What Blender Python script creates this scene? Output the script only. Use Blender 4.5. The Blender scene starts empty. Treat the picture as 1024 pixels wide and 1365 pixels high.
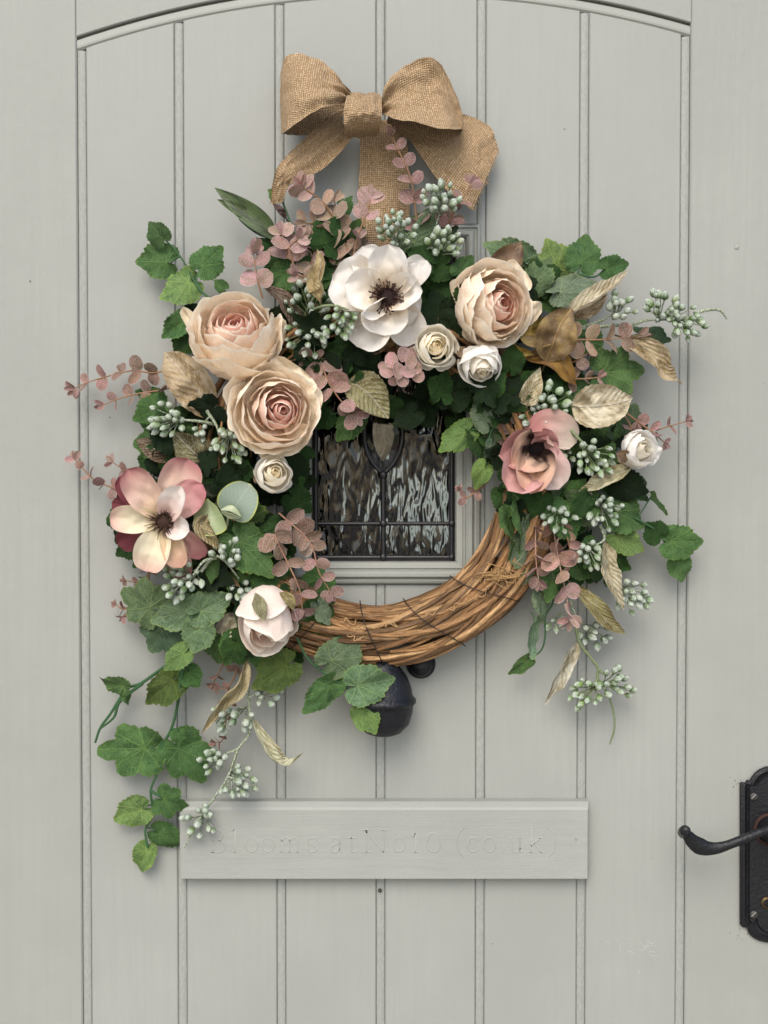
import bpy, math, random
import numpy as np
from mathutils import Vector, Matrix, noise as mnoise
random.seed(7); rng = random.Random(11)
S = bpy.context.scene
COL = S.collection
R = math.radians

# ---------------------------------------------------------------- camera
D = 1.25                       # metres from the door face to the lens
PITCH = R(1.45)
MPP = 0.0008                   # metres per photo pixel at the door face
ZC = 1.37
CAM = Vector((0.0, -D, ZC + D * math.tan(PITCH)))
cd = bpy.data.cameras.new('camera'); cam = bpy.data.objects.new('camera', cd); COL.objects.link(cam)
cam.location = CAM; cam.rotation_euler = (R(90) - PITCH, 0, 0)
cd.sensor_fit = 'VERTICAL'; cd.sensor_height = 24.0
TANH = 0.5 * 1365 * MPP / (D / math.cos(PITCH))
cd.lens = 12.0 / TANH
cd.clip_start = 0.05; cd.clip_end = 200
S.camera = cam
# ---------------------------------------------------------------- sky, sun, exposure
SUN_EL, SUN_AZ = R(44), R(-12)   # overcast light from above, a little to the left, in front of the door
w = bpy.data.worlds.new('World'); S.world = w; w.use_nodes = True
wn = w.node_tree.nodes; bg = wn['Background']
sky = wn.new('ShaderNodeTexSky'); sky.sky_type = 'NISHITA'; sky.sun_disc = False
sky.sun_elevation = SUN_EL; sky.sun_rotation = R(180) - SUN_AZ
sky.air_density = 1.0; sky.dust_density = 2.5; sky.ozone_density = 1.0
w.node_tree.links.new(sky.outputs[0], bg.inputs[0]); bg.inputs[1].default_value = 0.15
sl = bpy.data.lights.new('sun', 'SUN'); so = bpy.data.objects.new('sun', sl); COL.objects.link(so)
sl.energy = 1.15; sl.angle = R(36); sl.color = (1.0, 0.95, 0.88)
sdir = Vector((math.sin(SUN_AZ) * math.cos(SUN_EL), -math.cos(SUN_AZ) * math.cos(SUN_EL), math.sin(SUN_EL)))
so.rotation_euler = sdir.to_track_quat('Z', 'Y').to_euler(); so.location = (0, -2, 4)
S.view_settings.view_transform = 'Standard'; S.view_settings.look = 'None'
S.view_settings.exposure = 0.80; S.view_settings.gamma = 1.0

# ---------------------------------------------------------------- placement helpers
cp, sp_ = math.cos(PITCH), math.sin(PITCH)
def P(px, py, d=0.0):
    """photo pixel + metres in front of the door face -> point in the world"""
    x = (px - 512) / 682.5 * TANH; y = (682.5 - py) / 682.5 * TANH
    v = Vector((x, cp + y * sp_, -sp_ + y * cp))
    t = (-d - CAM.y) / v.y
    return CAM + v * t
def K(d=0.0): return MPP * (D - d) / D
def X0(px): return P(px, 682.5, 0).x
def Z0(py): return P(512, py, 0).z
VIEW = Vector((0, -1, 0))
def spline(pts, n):
    """Catmull-Rom through pts (list of tuples/Vectors), n samples"""
    A = [np.array(p, float) for p in pts]
    if len(A) == 2: return [A[0] + (A[1] - A[0]) * i / (n - 1) for i in range(n)]
    A = [2 * A[0] - A[1]] + A + [2 * A[-1] - A[-2]]
    m = len(A) - 3; out = []
    for i in range(n):
        f = i / (n - 1) * m; k = min(int(f), m - 1); t = f - k
        p0, p1, p2, p3 = A[k:k + 4]
        out.append(0.5 * ((2 * p1) + (p2 - p0) * t + (2 * p0 - 5 * p1 + 4 * p2 - p3) * t * t + (3 * p1 - p0 - 3 * p2 + p3) * t ** 3))
    return out
def nz(x, y, z=0.0): return mnoise.noise(Vector((x, y, z)))

class MB:
    """collects geometry into one mesh"""
    def __init__(s): s.v = []; s.f = []; s.uv = []; s.rt = []; s.c = []
    def add(s, v, f, uv=None, rt=None, c=None):
        o = len(s.v); n = len(v); s.v += [tuple(p) for p in v]; s.f += [tuple(i + o for i in q) for q in f]
        s.uv += uv if uv else [(0, 0)] * n; s.rt += rt if rt else [(0, 0)] * n
        s.c += c if c else [(1, 1, 1)] * n
    def box(s, a, b):
        x0, y0, z0 = a; x1, y1, z1 = b
        s.add([(x0,y0,z0),(x1,y0,z0),(x1,y1,z0),(x0,y1,z0),(x0,y0,z1),(x1,y0,z1),(x1,y1,z1),(x0,y1,z1)],
              [(0,3,2,1),(4,5,6,7),(0,1,5,4),(1,2,6,5),(2,3,7,6),(3,0,4,7)])
    def grid(s, rows, uv=None, rt=None, c=None, closed=False):
        m = len(rows[0]); v = [p for r in rows for p in r]; f = []
        for i in range(len(rows) - 1):
            for j in range(m if closed else m - 1):
                k = (j + 1) % m
                f.append((i * m + j, i * m + k, (i + 1) * m + k, (i + 1) * m + j))
        s.add(v, f, uv, rt, c)
    def tube(s, pts, rad, sides=6, n=None, jitter=0.0, cap=True):
        n = n or max(4, len(pts) * 4); C = spline(pts, n)
        rows = []; prev = None; rt = []; ln = 0
        for i, c in enumerate(C):
            T = C[min(i + 1, n - 1)] - C[max(i - 1, 0)]; T = Vector(T).normalized()
            if prev is None: prev = Vector((0.3, -1, 0.2)) if abs(T.y) < 0.9 else Vector((1, 0, 0))
            Nn = (prev - T * prev.dot(T)).normalized(); B = T.cross(Nn); prev = Nn
            t = i / (n - 1)
            r = rad(t) if callable(rad) else (rad[0] + (rad[1] - rad[0]) * t if isinstance(rad, tuple) else rad)
            if i: ln += float(np.linalg.norm(C[i] - C[i - 1]))
            ring = []
            for k in range(sides):
                a = 2 * math.pi * k / sides
                rr = r * (1 + (jitter * nz(c[0] * 300 + k, c[2] * 300, i * 0.7) if jitter else 0))
                ring.append(Vector(c) + (Nn * math.cos(a) + B * math.sin(a)) * rr); rt.append((ln * 100, k / sides))
            rows.append(ring)
        s.grid(rows, uv=list(rt), rt=rt, closed=True)
        if cap:
            for row, fl in ((rows[0], 1), (rows[-1], 0)):
                q = list(range(sides)); s.add(row, [q[::-1] if fl else q])
    def lathe(s, prof, axis0, ax=Vector((0, 0, 1)), seg=24):
        ax = ax.normalized(); u = ax.orthogonal().normalized(); v = ax.cross(u)
        s.grid([[Vector(axis0) + ax * z + (u * math.cos(2*math.pi*k/seg) + v * math.sin(2*math.pi*k/seg)) * r for k in range(seg)] for r, z in prof], closed=True)
    def ball(s, c, r, seg=8, ry=None):
        rows = []
        for i in range(seg // 2 + 1):
            a = math.pi * i / (seg // 2); rows.append([Vector(c) + Vector((math.sin(a)*math.cos(b)*r, math.sin(a)*math.sin(b)*(ry or r), math.cos(a)*r)) for b in [2*math.pi*k/seg for k in range(seg)]])
        s.grid(rows, closed=True)
    def mesh(s, name, origin=Vector((0, 0, 0)), smooth=True):
        me = bpy.data.meshes.new(name)
        me.from_pydata([(p[0] - origin[0], p[1] - origin[1], p[2] - origin[2]) for p in s.v], [], s.f)
        li = np.empty(len(me.loops), np.int32); me.loops.foreach_get('vertex_index', li)
        for nm, dat in (('uv', s.uv), ('rt', s.rt)):
            l = me.uv_layers.new(name=nm); l.data.foreach_set('uv', np.array(dat, np.float32)[li].ravel())
        ca = me.color_attributes.new('Col', 'FLOAT_COLOR', 'POINT')
        ca.data.foreach_set('color', np.hstack([np.array(s.c, np.float32), np.ones((len(s.c), 1), np.float32)]).ravel())
        if smooth: me.polygons.foreach_set('use_smooth', [True] * len(me.polygons))
        return me
    def build(s, name, m, parent=None, smooth=True, color=None, sharp=None, origin=None):
        og = Vector(origin) if origin is not None else (sum((Vector(p) for p in s.v[:1]), Vector()))
        me = s.mesh(name, og, smooth)
        if sharp:
            me.set_sharp_from_angle(angle=R(sharp))
        o = bpy.data.objects.new(name, me); COL.objects.link(o); me.materials.append(m)
        put(o, og, parent)
        if color: o.color = (*color, 1)
        return o
def wloc(o):
    v = Vector((0, 0, 0))
    while o is not None: v += o.location; o = o.parent
    return v
def put(o, loc, parent):
    o.location = Vector(loc)
    if parent is not None: o.parent = parent; o.location = Vector(loc) - wloc(parent)
def tag(o, label=None, cat=None, group=None, kind=None):
    if label: o['label'] = label
    if cat: o['category'] = cat
    if group: o['group'] = group
    if kind: o['kind'] = kind
    return o
def thing(name, loc, label, cat, group=None):
    o = bpy.data.objects.new(name, None); COL.objects.link(o); o.location = loc; o.empty_display_size = 0.01
    return tag(o, label, cat, group)

# ---------------------------------------------------------------- materials
class NT:
    def __init__(s, name, rough=0.5, spec=0.4):
        s.m = bpy.data.materials.new(name); s.m.use_nodes = True; s.t = s.m.node_tree; s.n = s.t.nodes
        s.b = s.n['Principled BSDF']; s.b.inputs['Roughness'].default_value = rough
        s.b.inputs['Specular IOR Level'].default_value = spec
    def L(s, a, b): s.t.links.new(a, b)
    def set(s, inp, v):
        if hasattr(v, 'is_output') or isinstance(v, bpy.types.NodeSocket): s.L(v, inp)
        elif isinstance(v, (tuple, list)) and len(v) == 3 and inp.type == 'RGBA': inp.default_value = (*v, 1)
        else: inp.default_value = v
    def math(s, op, a, b=0.0, c=0.0, clamp=False):
        n = s.n.new('ShaderNodeMath'); n.operation = op; n.use_clamp = clamp
        s.set(n.inputs[0], a); s.set(n.inputs[1], b); s.set(n.inputs[2], c); return n.outputs[0]
    def mix(s, f, a, b, mode='MIX'):
        n = s.n.new('ShaderNodeMix'); n.data_type = 'RGBA'; n.blend_type = mode
        s.set(n.inputs[0], f); s.set(n.inputs[6], a); s.set(n.inputs[7], b); return n.outputs[2]
    def ss(s, v, a, b, x=0.0, y=1.0):
        n = s.n.new('ShaderNodeMapRange'); n.interpolation_type = 'SMOOTHSTEP'
        s.set(n.inputs[0], v); n.inputs[1].default_value = a; n.inputs[2].default_value = b
        n.inputs[3].default_value = x; n.inputs[4].default_value = y; return n.outputs[0]
    def noise(s, vec, scale, detail=3.0, rough=0.6, dist=0.0):
        n = s.n.new('ShaderNodeTexNoise'); n.inputs['Scale'].default_value = scale; n.inputs['Detail'].default_value = detail
        n.inputs['Roughness'].default_value = rough; n.inputs['Distortion'].default_value = dist
        if vec is not None: s.L(vec, n.inputs['Vector'])
        return n.outputs['Fac']
    def vor(s, vec, scale, feat='DISTANCE_TO_EDGE'):
        n = s.n.new('ShaderNodeTexVoronoi'); n.feature = feat; n.inputs['Scale'].default_value = scale
        s.L(vec, n.inputs['Vector']); return n.outputs['Distance']
    def coord(s, k='Object'):
        n = s.n.new('ShaderNodeTexCoord'); return n.outputs[k]
    def pos(s): return s.n.new('ShaderNodeNewGeometry').outputs['Position']
    def uv(s, nm='uv'):
        n = s.n.new('ShaderNodeUVMap'); n.uv_map = nm; return n.outputs[0]
    def map(s, vec, sc=(1, 1, 1), rot=(0, 0, 0)):
        n = s.n.new('ShaderNodeMapping'); s.L(vec, n.inputs[0]); n.inputs['Scale'].default_value = sc; n.inputs['Rotation'].default_value = rot; return n.outputs[0]
    def xyz(s, vec):
        n = s.n.new('ShaderNodeSeparateXYZ'); s.L(vec, n.inputs[0]); return n.outputs
    def comb(s, x, y, z=0.0):
        n = s.n.new('ShaderNodeCombineXYZ'); s.set(n.inputs[0], x); s.set(n.inputs[1], y); s.set(n.inputs[2], z); return n.outputs[0]
    def ocol(s): return s.n.new('ShaderNodeObjectInfo').outputs['Color']
    def orand(s): return s.n.new('ShaderNodeObjectInfo').outputs['Random']
    def vcol(s):
        n = s.n.new('ShaderNodeVertexColor'); n.layer_name = 'Col'; return n.outputs[0]
    def bump(s, h, strength=0.5, dist=0.001, nrm=None):
        n = s.n.new('ShaderNodeBump'); n.inputs['Strength'].default_value = strength; n.inputs['Distance'].default_value = dist
        s.L(h, n.inputs['Height'])
        if nrm is not None: s.L(nrm, n.inputs['Normal'])
        return n.outputs[0]
    def out(s, col=None, nrm=None, rough=None):
        if col is not None: s.set(s.b.inputs['Base Color'], col)
        if nrm is not None: s.L(nrm, s.b.inputs['Normal'])
        if rough is not None: s.set(s.b.inputs['Roughness'], rough)
        if getattr(s, 'tr', 0):          # thin cloth or leaf: part of the light passes through
            tb = s.n.new('ShaderNodeBsdfTranslucent'); mx = s.n.new('ShaderNodeMixShader'); mx.inputs[0].default_value = s.tr
            s.set(tb.inputs['Color'], col)
            if nrm is not None: s.L(nrm, tb.inputs['Normal'])
            s.L(s.b.outputs[0], mx.inputs[1]); s.L(tb.outputs[0], mx.inputs[2]); s.L(mx.outputs[0], s.n['Material Output'].inputs['Surface'])
        return s.m

PAINT = (0.285, 0.294, 0.267)
def paint(name, stretch=(1, 1, 0.06), tint=(1, 1, 1), bs=0.35, chips=True):
    t = NT(name, 0.5, 0.35); p = t.pos()
    big = t.noise(p, 5.0, 3); fine = t.noise(t.map(p, stretch), 900, 4, 0.7)
    streak = t.noise(t.map(p, stretch), 160, 3, 0.6); peel = t.noise(p, 1400, 2)
    base = tuple(a * b for a, b in zip(PAINT, tint))
    c = t.mix(t.ss(big, 0.3, 0.75), tuple(x * 0.92 for x in base), tuple(x * 1.04 for x in base))
    c = t.mix(t.ss(streak, 0.35, 0.7, 0, 0.6), c, tuple(x * 0.93 for x in base))
    if chips:
        v = t.vor(p, 38, 'F1'); m1 = t.ss(v, 0.03, 0.055, 1, 0); g = t.ss(t.noise(p, 9, 2), 0.56, 0.66)
        c = t.mix(t.math('MULTIPLY', m1, g), c, (0.10, 0.09, 0.075))
        dirt = t.ss(t.noise(t.map(p, (1, 1, 0.35)), 55, 6, 0.75), 0.62, 0.8, 0, 0.35)
        c = t.mix(dirt, c, tuple(x * 0.78 for x in base))
    h = t.math('ADD', t.math('MULTIPLY', streak, 0.9), t.math('ADD', t.math('MULTIPLY', fine, 0.45), t.math('MULTIPLY', peel, 0.4)))
    h = t.math('ADD', h, t.math('MULTIPLY', t.noise(p, 60, 4), 1.6))
    return t.out(c, t.bump(h, bs, 0.0007), t.ss(big, 0.2, 0.8, 0.46, 0.60))
M_plank = paint('door_paint')
M_stile = paint('stile_paint', stretch=(1, 1, 0.03), tint=(0.99, 0.99, 0.98), bs=0.5)
M_board = paint('board_paint', stretch=(0.05, 1, 1), bs=0.6)
M_trim = paint('trim_paint', stretch=(1, 1, 0.3), tint=(0.98, 0.98, 0.96), bs=0.25, chips=False)
def bead_mat():
    t = NT('bead_paint', 0.5, 0.4); p = t.pos()
    n1 = t.noise(t.map(p, (1, 1, 0.4)), 420, 5, 0.75)
    c = t.mix(t.ss(n1, 0.42, 0.62), tuple(x * 0.88 for x in PAINT), tuple(x * 1.02 for x in PAINT))
    return t.out(c, t.bump(n1, 0.8, 0.0007))
M_bead = bead_mat()
def plain(name, col, rough=0.5, spec=0.4, ns=200, amp=0.25, bs=0.3, metal=0.0, dist=0.0006):
    t = NT(name, rough, spec); p = t.coord('Object'); n = t.noise(p, ns, 4)
    t.b.inputs['Metallic'].default_value = metal
    return t.out(t.mix(n, tuple(x * (1 - amp) for x in col), tuple(x * (1 + amp) for x in col)), t.bump(n, bs, dist))
M_gap = plain('dark_gap', (0.25, 0.25, 0.225), 0.9, 0.1)
M_dkbrown = plain('dark_brown', (0.055, 0.042, 0.028), 0.8, 0.2)  # dark brown for the shaded arch gap and for the paint chips
M_iron = plain('black_iron', (0.006, 0.0065, 0.008), 0.40, 0.35, 260, 0.4, 0.9, dist=0.0012)
M_knob = plain('knobbly_iron', (0.006, 0.007, 0.010), 0.42, 0.35, 130, 0.4, 1.0, dist=0.002)
M_screw = plain('worn_steel', (0.06, 0.055, 0.05), 0.45, 0.5, 800, 0.5, 0.6, 0.6)
M_rust = plain('rusty_iron', (0.035, 0.014, 0.009), 0.8, 0.3, 900, 0.5)
M_lead = plain('dark_lead', (0.010, 0.010, 0.011), 0.36, 0.4, 300, 0.3, 0.4)
M_wire = plain('dark_wire', (0.02, 0.012, 0.009), 0.5, 0.4)
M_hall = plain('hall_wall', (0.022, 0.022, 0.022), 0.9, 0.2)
M_brass = plain('aged_brass', (0.09, 0.06, 0.025), 0.4, 0.5, 400, 0.4, 0.4, 0.8)

def leaf_mat():
    t = NT('green_leaf', 0.6, 0.22); t.tr = 0.12; uv = t.uv('uv'); u, v, _ = t.xyz(uv); av = t.math('ABSOLUTE', v)
    r = t.xyz(t.uv('rt'))[0]; base = t.ocol(); rnd = t.orand()
    dist = None
    for a in (0.0, 0.62, 1.30, 2.1):
        dk = t.math('ABSOLUTE', t.math('SUBTRACT', t.math('MULTIPLY', u, math.sin(a)), t.math('MULTIPLY', av, math.cos(a))))
        pk = t.math('ADD', t.math('MULTIPLY', u, math.cos(a)), t.math('MULTIPLY', av, math.sin(a)))
        dk = t.math('ADD', dk, t.math('MULTIPLY', t.math('MAXIMUM', t.math('MULTIPLY', pk, -1.0), 0.0), 8.0))
        dist = dk if dist is None else t.math('MINIMUM', dist, dk)
    vein = t.ss(dist, 0.004, 0.022, 1, 0)
    vc = t.comb(u, v, rnd)
    net = t.ss(t.vor(t.comb(u, v, t.math('MULTIPLY', rnd, 9)), 11), 0.0, 0.10, 1, 0)
    net2 = t.ss(t.vor(t.comb(u, v, t.math('MULTIPLY', rnd, 5)), 30), 0.0, 0.12, 1, 0)
    big = t.noise(t.comb(u, v, t.math('MULTIPLY', rnd, 40)), 2.6, 3); fine = t.noise(t.comb(u, v, t.math('MULTIPLY', rnd, 70)), 42, 4, 0.75)
    c = t.mix(t.ss(big, 0.3, 0.7), t.mix(1.0, base, (0.62, 0.70, 0.66), 'MULTIPLY'), t.mix(1.0, base, (1.45, 1.3, 1.1), 'MULTIPLY'))
    light = t.mix(1.0, base, (3.2, 2.3, 2.9), 'MULTIPLY')
    q = t.math('SUBTRACT', t.math('MULTIPLY', u, 6.0), t.math('MULTIPLY', av, 4.2)); sv = t.math('MULTIPLY', t.ss(t.math('ABSOLUTE', t.math('SUBTRACT', t.math('FRACT', q), 0.5)), 0.0, 0.10, 1, 0), t.ss(u, -0.05, 0.1))
    pr_ = t.ss(t.noise(t.comb(u, v, t.math('MULTIPLY', rnd, 23)), 5, 3), 0.38, 0.62)
    c = t.mix(t.math('MULTIPLY', t.math('MULTIPLY', t.ss(fine, 0.44, 0.60), pr_), 0.75), c, light)
    c = t.mix(t.math('MULTIPLY', sv, 0.45), c, light)
    c = t.mix(t.math('MULTIPLY', net, 0.45), c, light); c = t.mix(t.math('MULTIPLY', net2, 0.22), c, light)
    c = t.mix(t.math('MULTIPLY', vein, 0.55), c, t.mix(1.0, base, (3.4, 2.4, 2.2), 'MULTIPLY'))
    c = t.mix(t.math('MULTIPLY', t.ss(r, 0.9, 1.0), 0.5), c, t.mix(1.0, base, (2.8, 2.0, 1.2), 'MULTIPLY'))
    h = t.math('SUBTRACT', t.math('MULTIPLY', fine, 0.5), t.math('ADD', t.math('MULTIPLY', net, 0.5), t.math('ADD', t.math('MULTIPLY', t.math('MAXIMUM', vein, sv), 0.9), t.math('MULTIPLY', net2, 0.3))))
    t.b.inputs['Sheen Weight'].default_value = 0.0
    return t.out(c, t.bump(h, 0.75, 0.0010), t.ss(big, 0.2, 0.8, 0.5, 0.68))
M_leaf = leaf_mat()
def dry_mat():
    t = NT('dried_leaf', 0.7, 0.2); t.tr = 0.22; u, v, _ = t.xyz(t.uv('uv')); av = t.math('ABSOLUTE', v); base = t.ocol(); rnd = t.math('MULTIPLY', t.orand(), 50)
    mid = t.ss(av, 0.02, 0.07, 1, 0)
    q = t.math('SUBTRACT', t.math('MULTIPLY', u, 9.0), t.math('MULTIPLY', av, 3.2))
    q = t.math('ADD', q, t.math('MULTIPLY', t.noise(t.comb(u, v, rnd), 5, 2), 0.9))
    fr = t.math('ABSOLUTE', t.math('SUBTRACT', t.math('FRACT', q), 0.5)); sv = t.ss(fr, 0.0, 0.13, 1, 0)
    vec = t.comb(t.math('MULTIPLY', u, 2.0), v, rnd)
    big = t.noise(vec, 1.8, 3); fine = t.noise(vec, 14, 5, 0.7)
    c = t.mix(t.ss(big, 0.35, 0.65), t.mix(1.0, base, (0.62, 0.55, 0.42), 'MULTIPLY'), t.mix(1.0, base, (1.2, 1.2, 1.2), 'MULTIPLY'))
    c = t.mix(t.ss(fine, 0.50, 0.68, 0, 0.75), c, t.mix(0.65, base, (0.62, 0.60, 0.54)))
    c = t.mix(t.math('MULTIPLY', t.math('MAXIMUM', mid, t.math('MULTIPLY', sv, 0.6)), 0.5), c, t.mix(0.5, base, (0.70, 0.67, 0.58)))
    h = t.math('ADD', t.math('MULTIPLY', fr, 1.6), t.math('SUBTRACT', t.math('MULTIPLY', fine, 0.6), t.math('MULTIPLY', mid, 0.7)))
    return t.out(c, t.bump(h, 0.9, 0.0014))
M_dry = dry_mat()
def amber_mat():
    t = NT('amber_leaf', 0.5, 0.35); u, v, _ = t.xyz(t.uv('uv')); av = t.math('ABSOLUTE', v); base = t.ocol(); rnd = t.math('MULTIPLY', t.orand(), 50)
    mid = t.ss(av, 0.015, 0.05, 1, 0)
    q = t.math('SUBTRACT', t.math('MULTIPLY', u, 7.0), t.math('MULTIPLY', av, 3.0)); fr = t.math('ABSOLUTE', t.math('SUBTRACT', t.math('FRACT', q), 0.5))
    sv = t.ss(fr, 0.0, 0.06, 1, 0); vec = t.comb(t.math('MULTIPLY', u, 2.0), v, rnd)
    big = t.noise(vec, 1.5, 3); fine = t.noise(vec, 16, 5, 0.7)
    c = t.mix(t.ss(big, 0.35, 0.65), t.mix(1.0, base, (0.55, 0.5, 0.5), 'MULTIPLY'), t.mix(1.0, base, (1.3, 1.35, 1.1), 'MULTIPLY'))
    c = t.mix(t.ss(fine, 0.5, 0.72, 0, 0.45), c, t.mix(1.0, base, (1.8, 1.9, 1.8), 'MULTIPLY'))
    c = t.mix(t.math('MULTIPLY', t.math('MAXIMUM', mid, t.math('MULTIPLY', sv, 0.5)), 0.4), c, t.mix(1.0, base, (2.2, 2.0, 1.7), 'MULTIPLY'))
    h = t.math('SUBTRACT', t.math('MULTIPLY', fine, 0.5), t.math('ADD', mid, t.math('MULTIPLY', sv, 0.5)))
    return t.out(c, t.bump(h, 0.6, 0.001))
M_amber = amber_mat()
def euc_mat():
    t = NT('frosted_round_leaf', 0.65, 0.2); t.tr = 0.15; u, v, _ = t.xyz(t.uv('uv')); r = t.xyz(t.uv('rt'))[0]; base = t.ocol(); rnd = t.math('MULTIPLY', t.orand(), 50)
    vec = t.comb(u, v, rnd); big = t.noise(vec, 1.6, 2); fine = t.noise(vec, 16, 4, 0.8); av = t.math('ABSOLUTE', v)
    c = t.mix(t.ss(big, 0.35, 0.65), t.mix(1.0, base, (0.75, 0.82, 0.62), 'MULTIPLY'), t.mix(1.0, base, (1.15, 1.0, 1.05), 'MULTIPLY'))
    pale = t.mix(0.55, base, (0.75, 0.62, 0.60))
    c = t.mix(t.ss(fine, 0.46, 0.62, 0, 0.8), c, pale)
    c = t.mix(t.ss(t.math('ADD', r, t.math('MULTIPLY', fine, 0.25)), 0.95, 1.1, 0, 0.75), c, pale)
    vein = t.ss(av, 0.0, 0.035, 0.45, 0)
    c = t.mix(vein, c, t.mix(1.0, base, (0.6, 0.5, 0.5), 'MULTIPLY'))
    return t.out(c, t.bump(fine, 0.8, 0.0008))
M_euc = euc_mat()
def round_mat():
    t = NT('waxy_disc_leaf', 0.45, 0.35); u, v, _ = t.xyz(t.uv('uv')); r = t.xyz(t.uv('rt'))[0]; base = t.ocol(); av = t.math('ABSOLUTE', v)
    q = t.math('SUBTRACT', t.math('MULTIPLY', u, 7.0), t.math('MULTIPLY', av, 4.0)); fr = t.math('ABSOLUTE', t.math('SUBTRACT', t.math('FRACT', q), 0.5))
    n = t.noise(t.comb(u, v), 4, 3)
    c = t.mix(t.ss(t.math('ADD', r, t.math('MULTIPLY', n, 0.35)), 0.95, 1.2), base, (0.30, 0.33, 0.06))
    c = t.mix(t.math('MAXIMUM', t.ss(av, 0, 0.03, 0.35, 0), t.ss(fr, 0, 0.06, 0.22, 0)), c, (0.42, 0.46, 0.36))
    return t.out(c, t.bump(n, 0.3, 0.001))
M_round = round_mat()
def petal_mat(name, bs, rimw=0.03, rimmix=0.8, rough=0.6, rimc=(0.80, 0.71, 0.60), streak=30):
    t = NT(name, rough, 0.15); t.tr = 0.42 if name == 'white_rose_petal' else 0.28; u, v, _ = t.xyz(t.uv('uv')); r = t.xyz(t.uv('rt'))[0]; rnd = t.math('MULTIPLY', t.orand(), 60)
    fl = t.noise(t.comb(t.math('MULTIPLY', u, 1.2), t.math('MULTIPLY', v, 5.0), rnd), streak / 6.0, 5, 0.65, 0.6)
    cr = t.noise(t.comb(t.math('MULTIPLY', u, 2), t.math('MULTIPLY', v, 2), rnd), 5.5, 6, 0.7, 1.0)
    c = t.mix(t.ss(fl, 0.35, 0.68, 0.0, 0.20), t.vcol(), t.mix(1.0, t.vcol(), (0.82, 0.66, 0.55), 'MULTIPLY'))
    c = t.mix(t.ss(cr, 0.55, 0.75, 0, 0.25), c, t.mix(1.0, t.vcol(), (1.12, 1.12, 1.12), 'MULTIPLY'))
    if rimmix > 0: c = t.mix(t.ss(r, 1 - rimw, 1 - rimw * 0.3, 0, rimmix), c, rimc)
    h = t.math('ADD', fl, t.math('MULTIPLY', cr, 1.4))
    t.b.inputs['Subsurface Weight'].default_value = 0.0
    return t.out(c, t.bump(h, bs, 0.0034))
M_rose = petal_mat('crinkled_paper_petal', 0.42, 0.07, 0.9, rimc=(.96, .90, .76))
M_whiterose = petal_mat('white_rose_petal', 0.22, 0.05, 0.5, 0.55, (0.85, 0.84, 0.80))
M_petal = petal_mat('silk_petal', 0.35, 0.02, 0.25, 0.6, (0.82, 0.74, 0.66), 60)
def berry_mat():
    t = NT('frosted_berry', 0.4, 0.4); o = t.coord('Object'); x = t.xyz(o)[0]; rnd = t.math('MULTIPLY', t.orand(), 30)
    n = t.n.new('ShaderNodeVectorMath'); n.operation = 'ADD'; t.L(o, n.inputs[0]); t.L(t.comb(rnd, 0, rnd), n.inputs[1])
    vec = t.map(n.outputs[0], (0.6, 2.2, 2.2)); ns = t.noise(vec, 2.4, 4, 0.7)
    f = t.ss(t.math('ADD', t.math('MULTIPLY', x, 0.40), ns), 0.60, 0.95, 0, 0.9)
    c = t.mix(f, t.ocol(), (0.60, 0.66, 0.58))
    c = t.mix(t.ss(ns, 0.62, 0.68, 0, 0.5), c, (0.05, 0.09, 0.04))
    return t.out(c, t.bump(ns, 0.5, 0.05), 0.42)
M_berry = berry_mat()
def obj_mat(name, rough=0.6, scale=500, amp=0.35, bs=0.5, dist=0.0006, stretch=(1, 1, 1), pale=0.0):
    t = NT(name, rough, 0.3); o = t.map(t.coord('Object'), stretch); n = t.noise(o, scale, 4, 0.7); b = t.ocol()
    c = t.mix(n, t.mix(1.0, b, (1 - amp,) * 3, 'MULTIPLY'), t.mix(1.0, b, (1 + amp,) * 3, 'MULTIPLY'))
    if pale: c = t.mix(t.ss(n, 0.48, 0.6, 0, pale), c, (0.6, 0.63, 0.6))
    return t.out(c, t.bump(n, bs, dist))
M_stem = obj_mat('plant_stem'); M_frost = obj_mat('frosted_stem', 0.7, 700, 0.4, 0.6, pale=0.75)
def twig_mat():
    t = NT('twig_bark', 0.5, 0.4); u, v, _ = t.xyz(t.uv('uv')); rnd = t.math('MULTIPLY', t.orand(), 80); b = t.ocol()
    vec = t.comb(t.math('MULTIPLY', u, 0.25), t.math('MULTIPLY', v, 5.0), rnd)
    a1 = t.noise(vec, 3.0, 5, 0.7); a2 = t.noise(t.comb(u, t.math('MULTIPLY', v, 1.0), rnd), 1.1, 4, 0.7)
    c = t.mix(t.ss(a1, 0.35, 0.65), t.mix(1.0, b, (0.45, 0.36, 0.28), 'MULTIPLY'), t.mix(1.0, b, (1.35, 1.3, 1.2), 'MULTIPLY'))
    c = t.mix(t.ss(a2, 0.55, 0.72, 0, 0.6), c, t.mix(1.0, b, (0.4, 0.3, 0.25), 'MULTIPLY'))
    return t.out(c, t.bump(t.math('ADD', a1, a2), 0.8, 0.0012))
M_twig = twig_mat()
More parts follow.
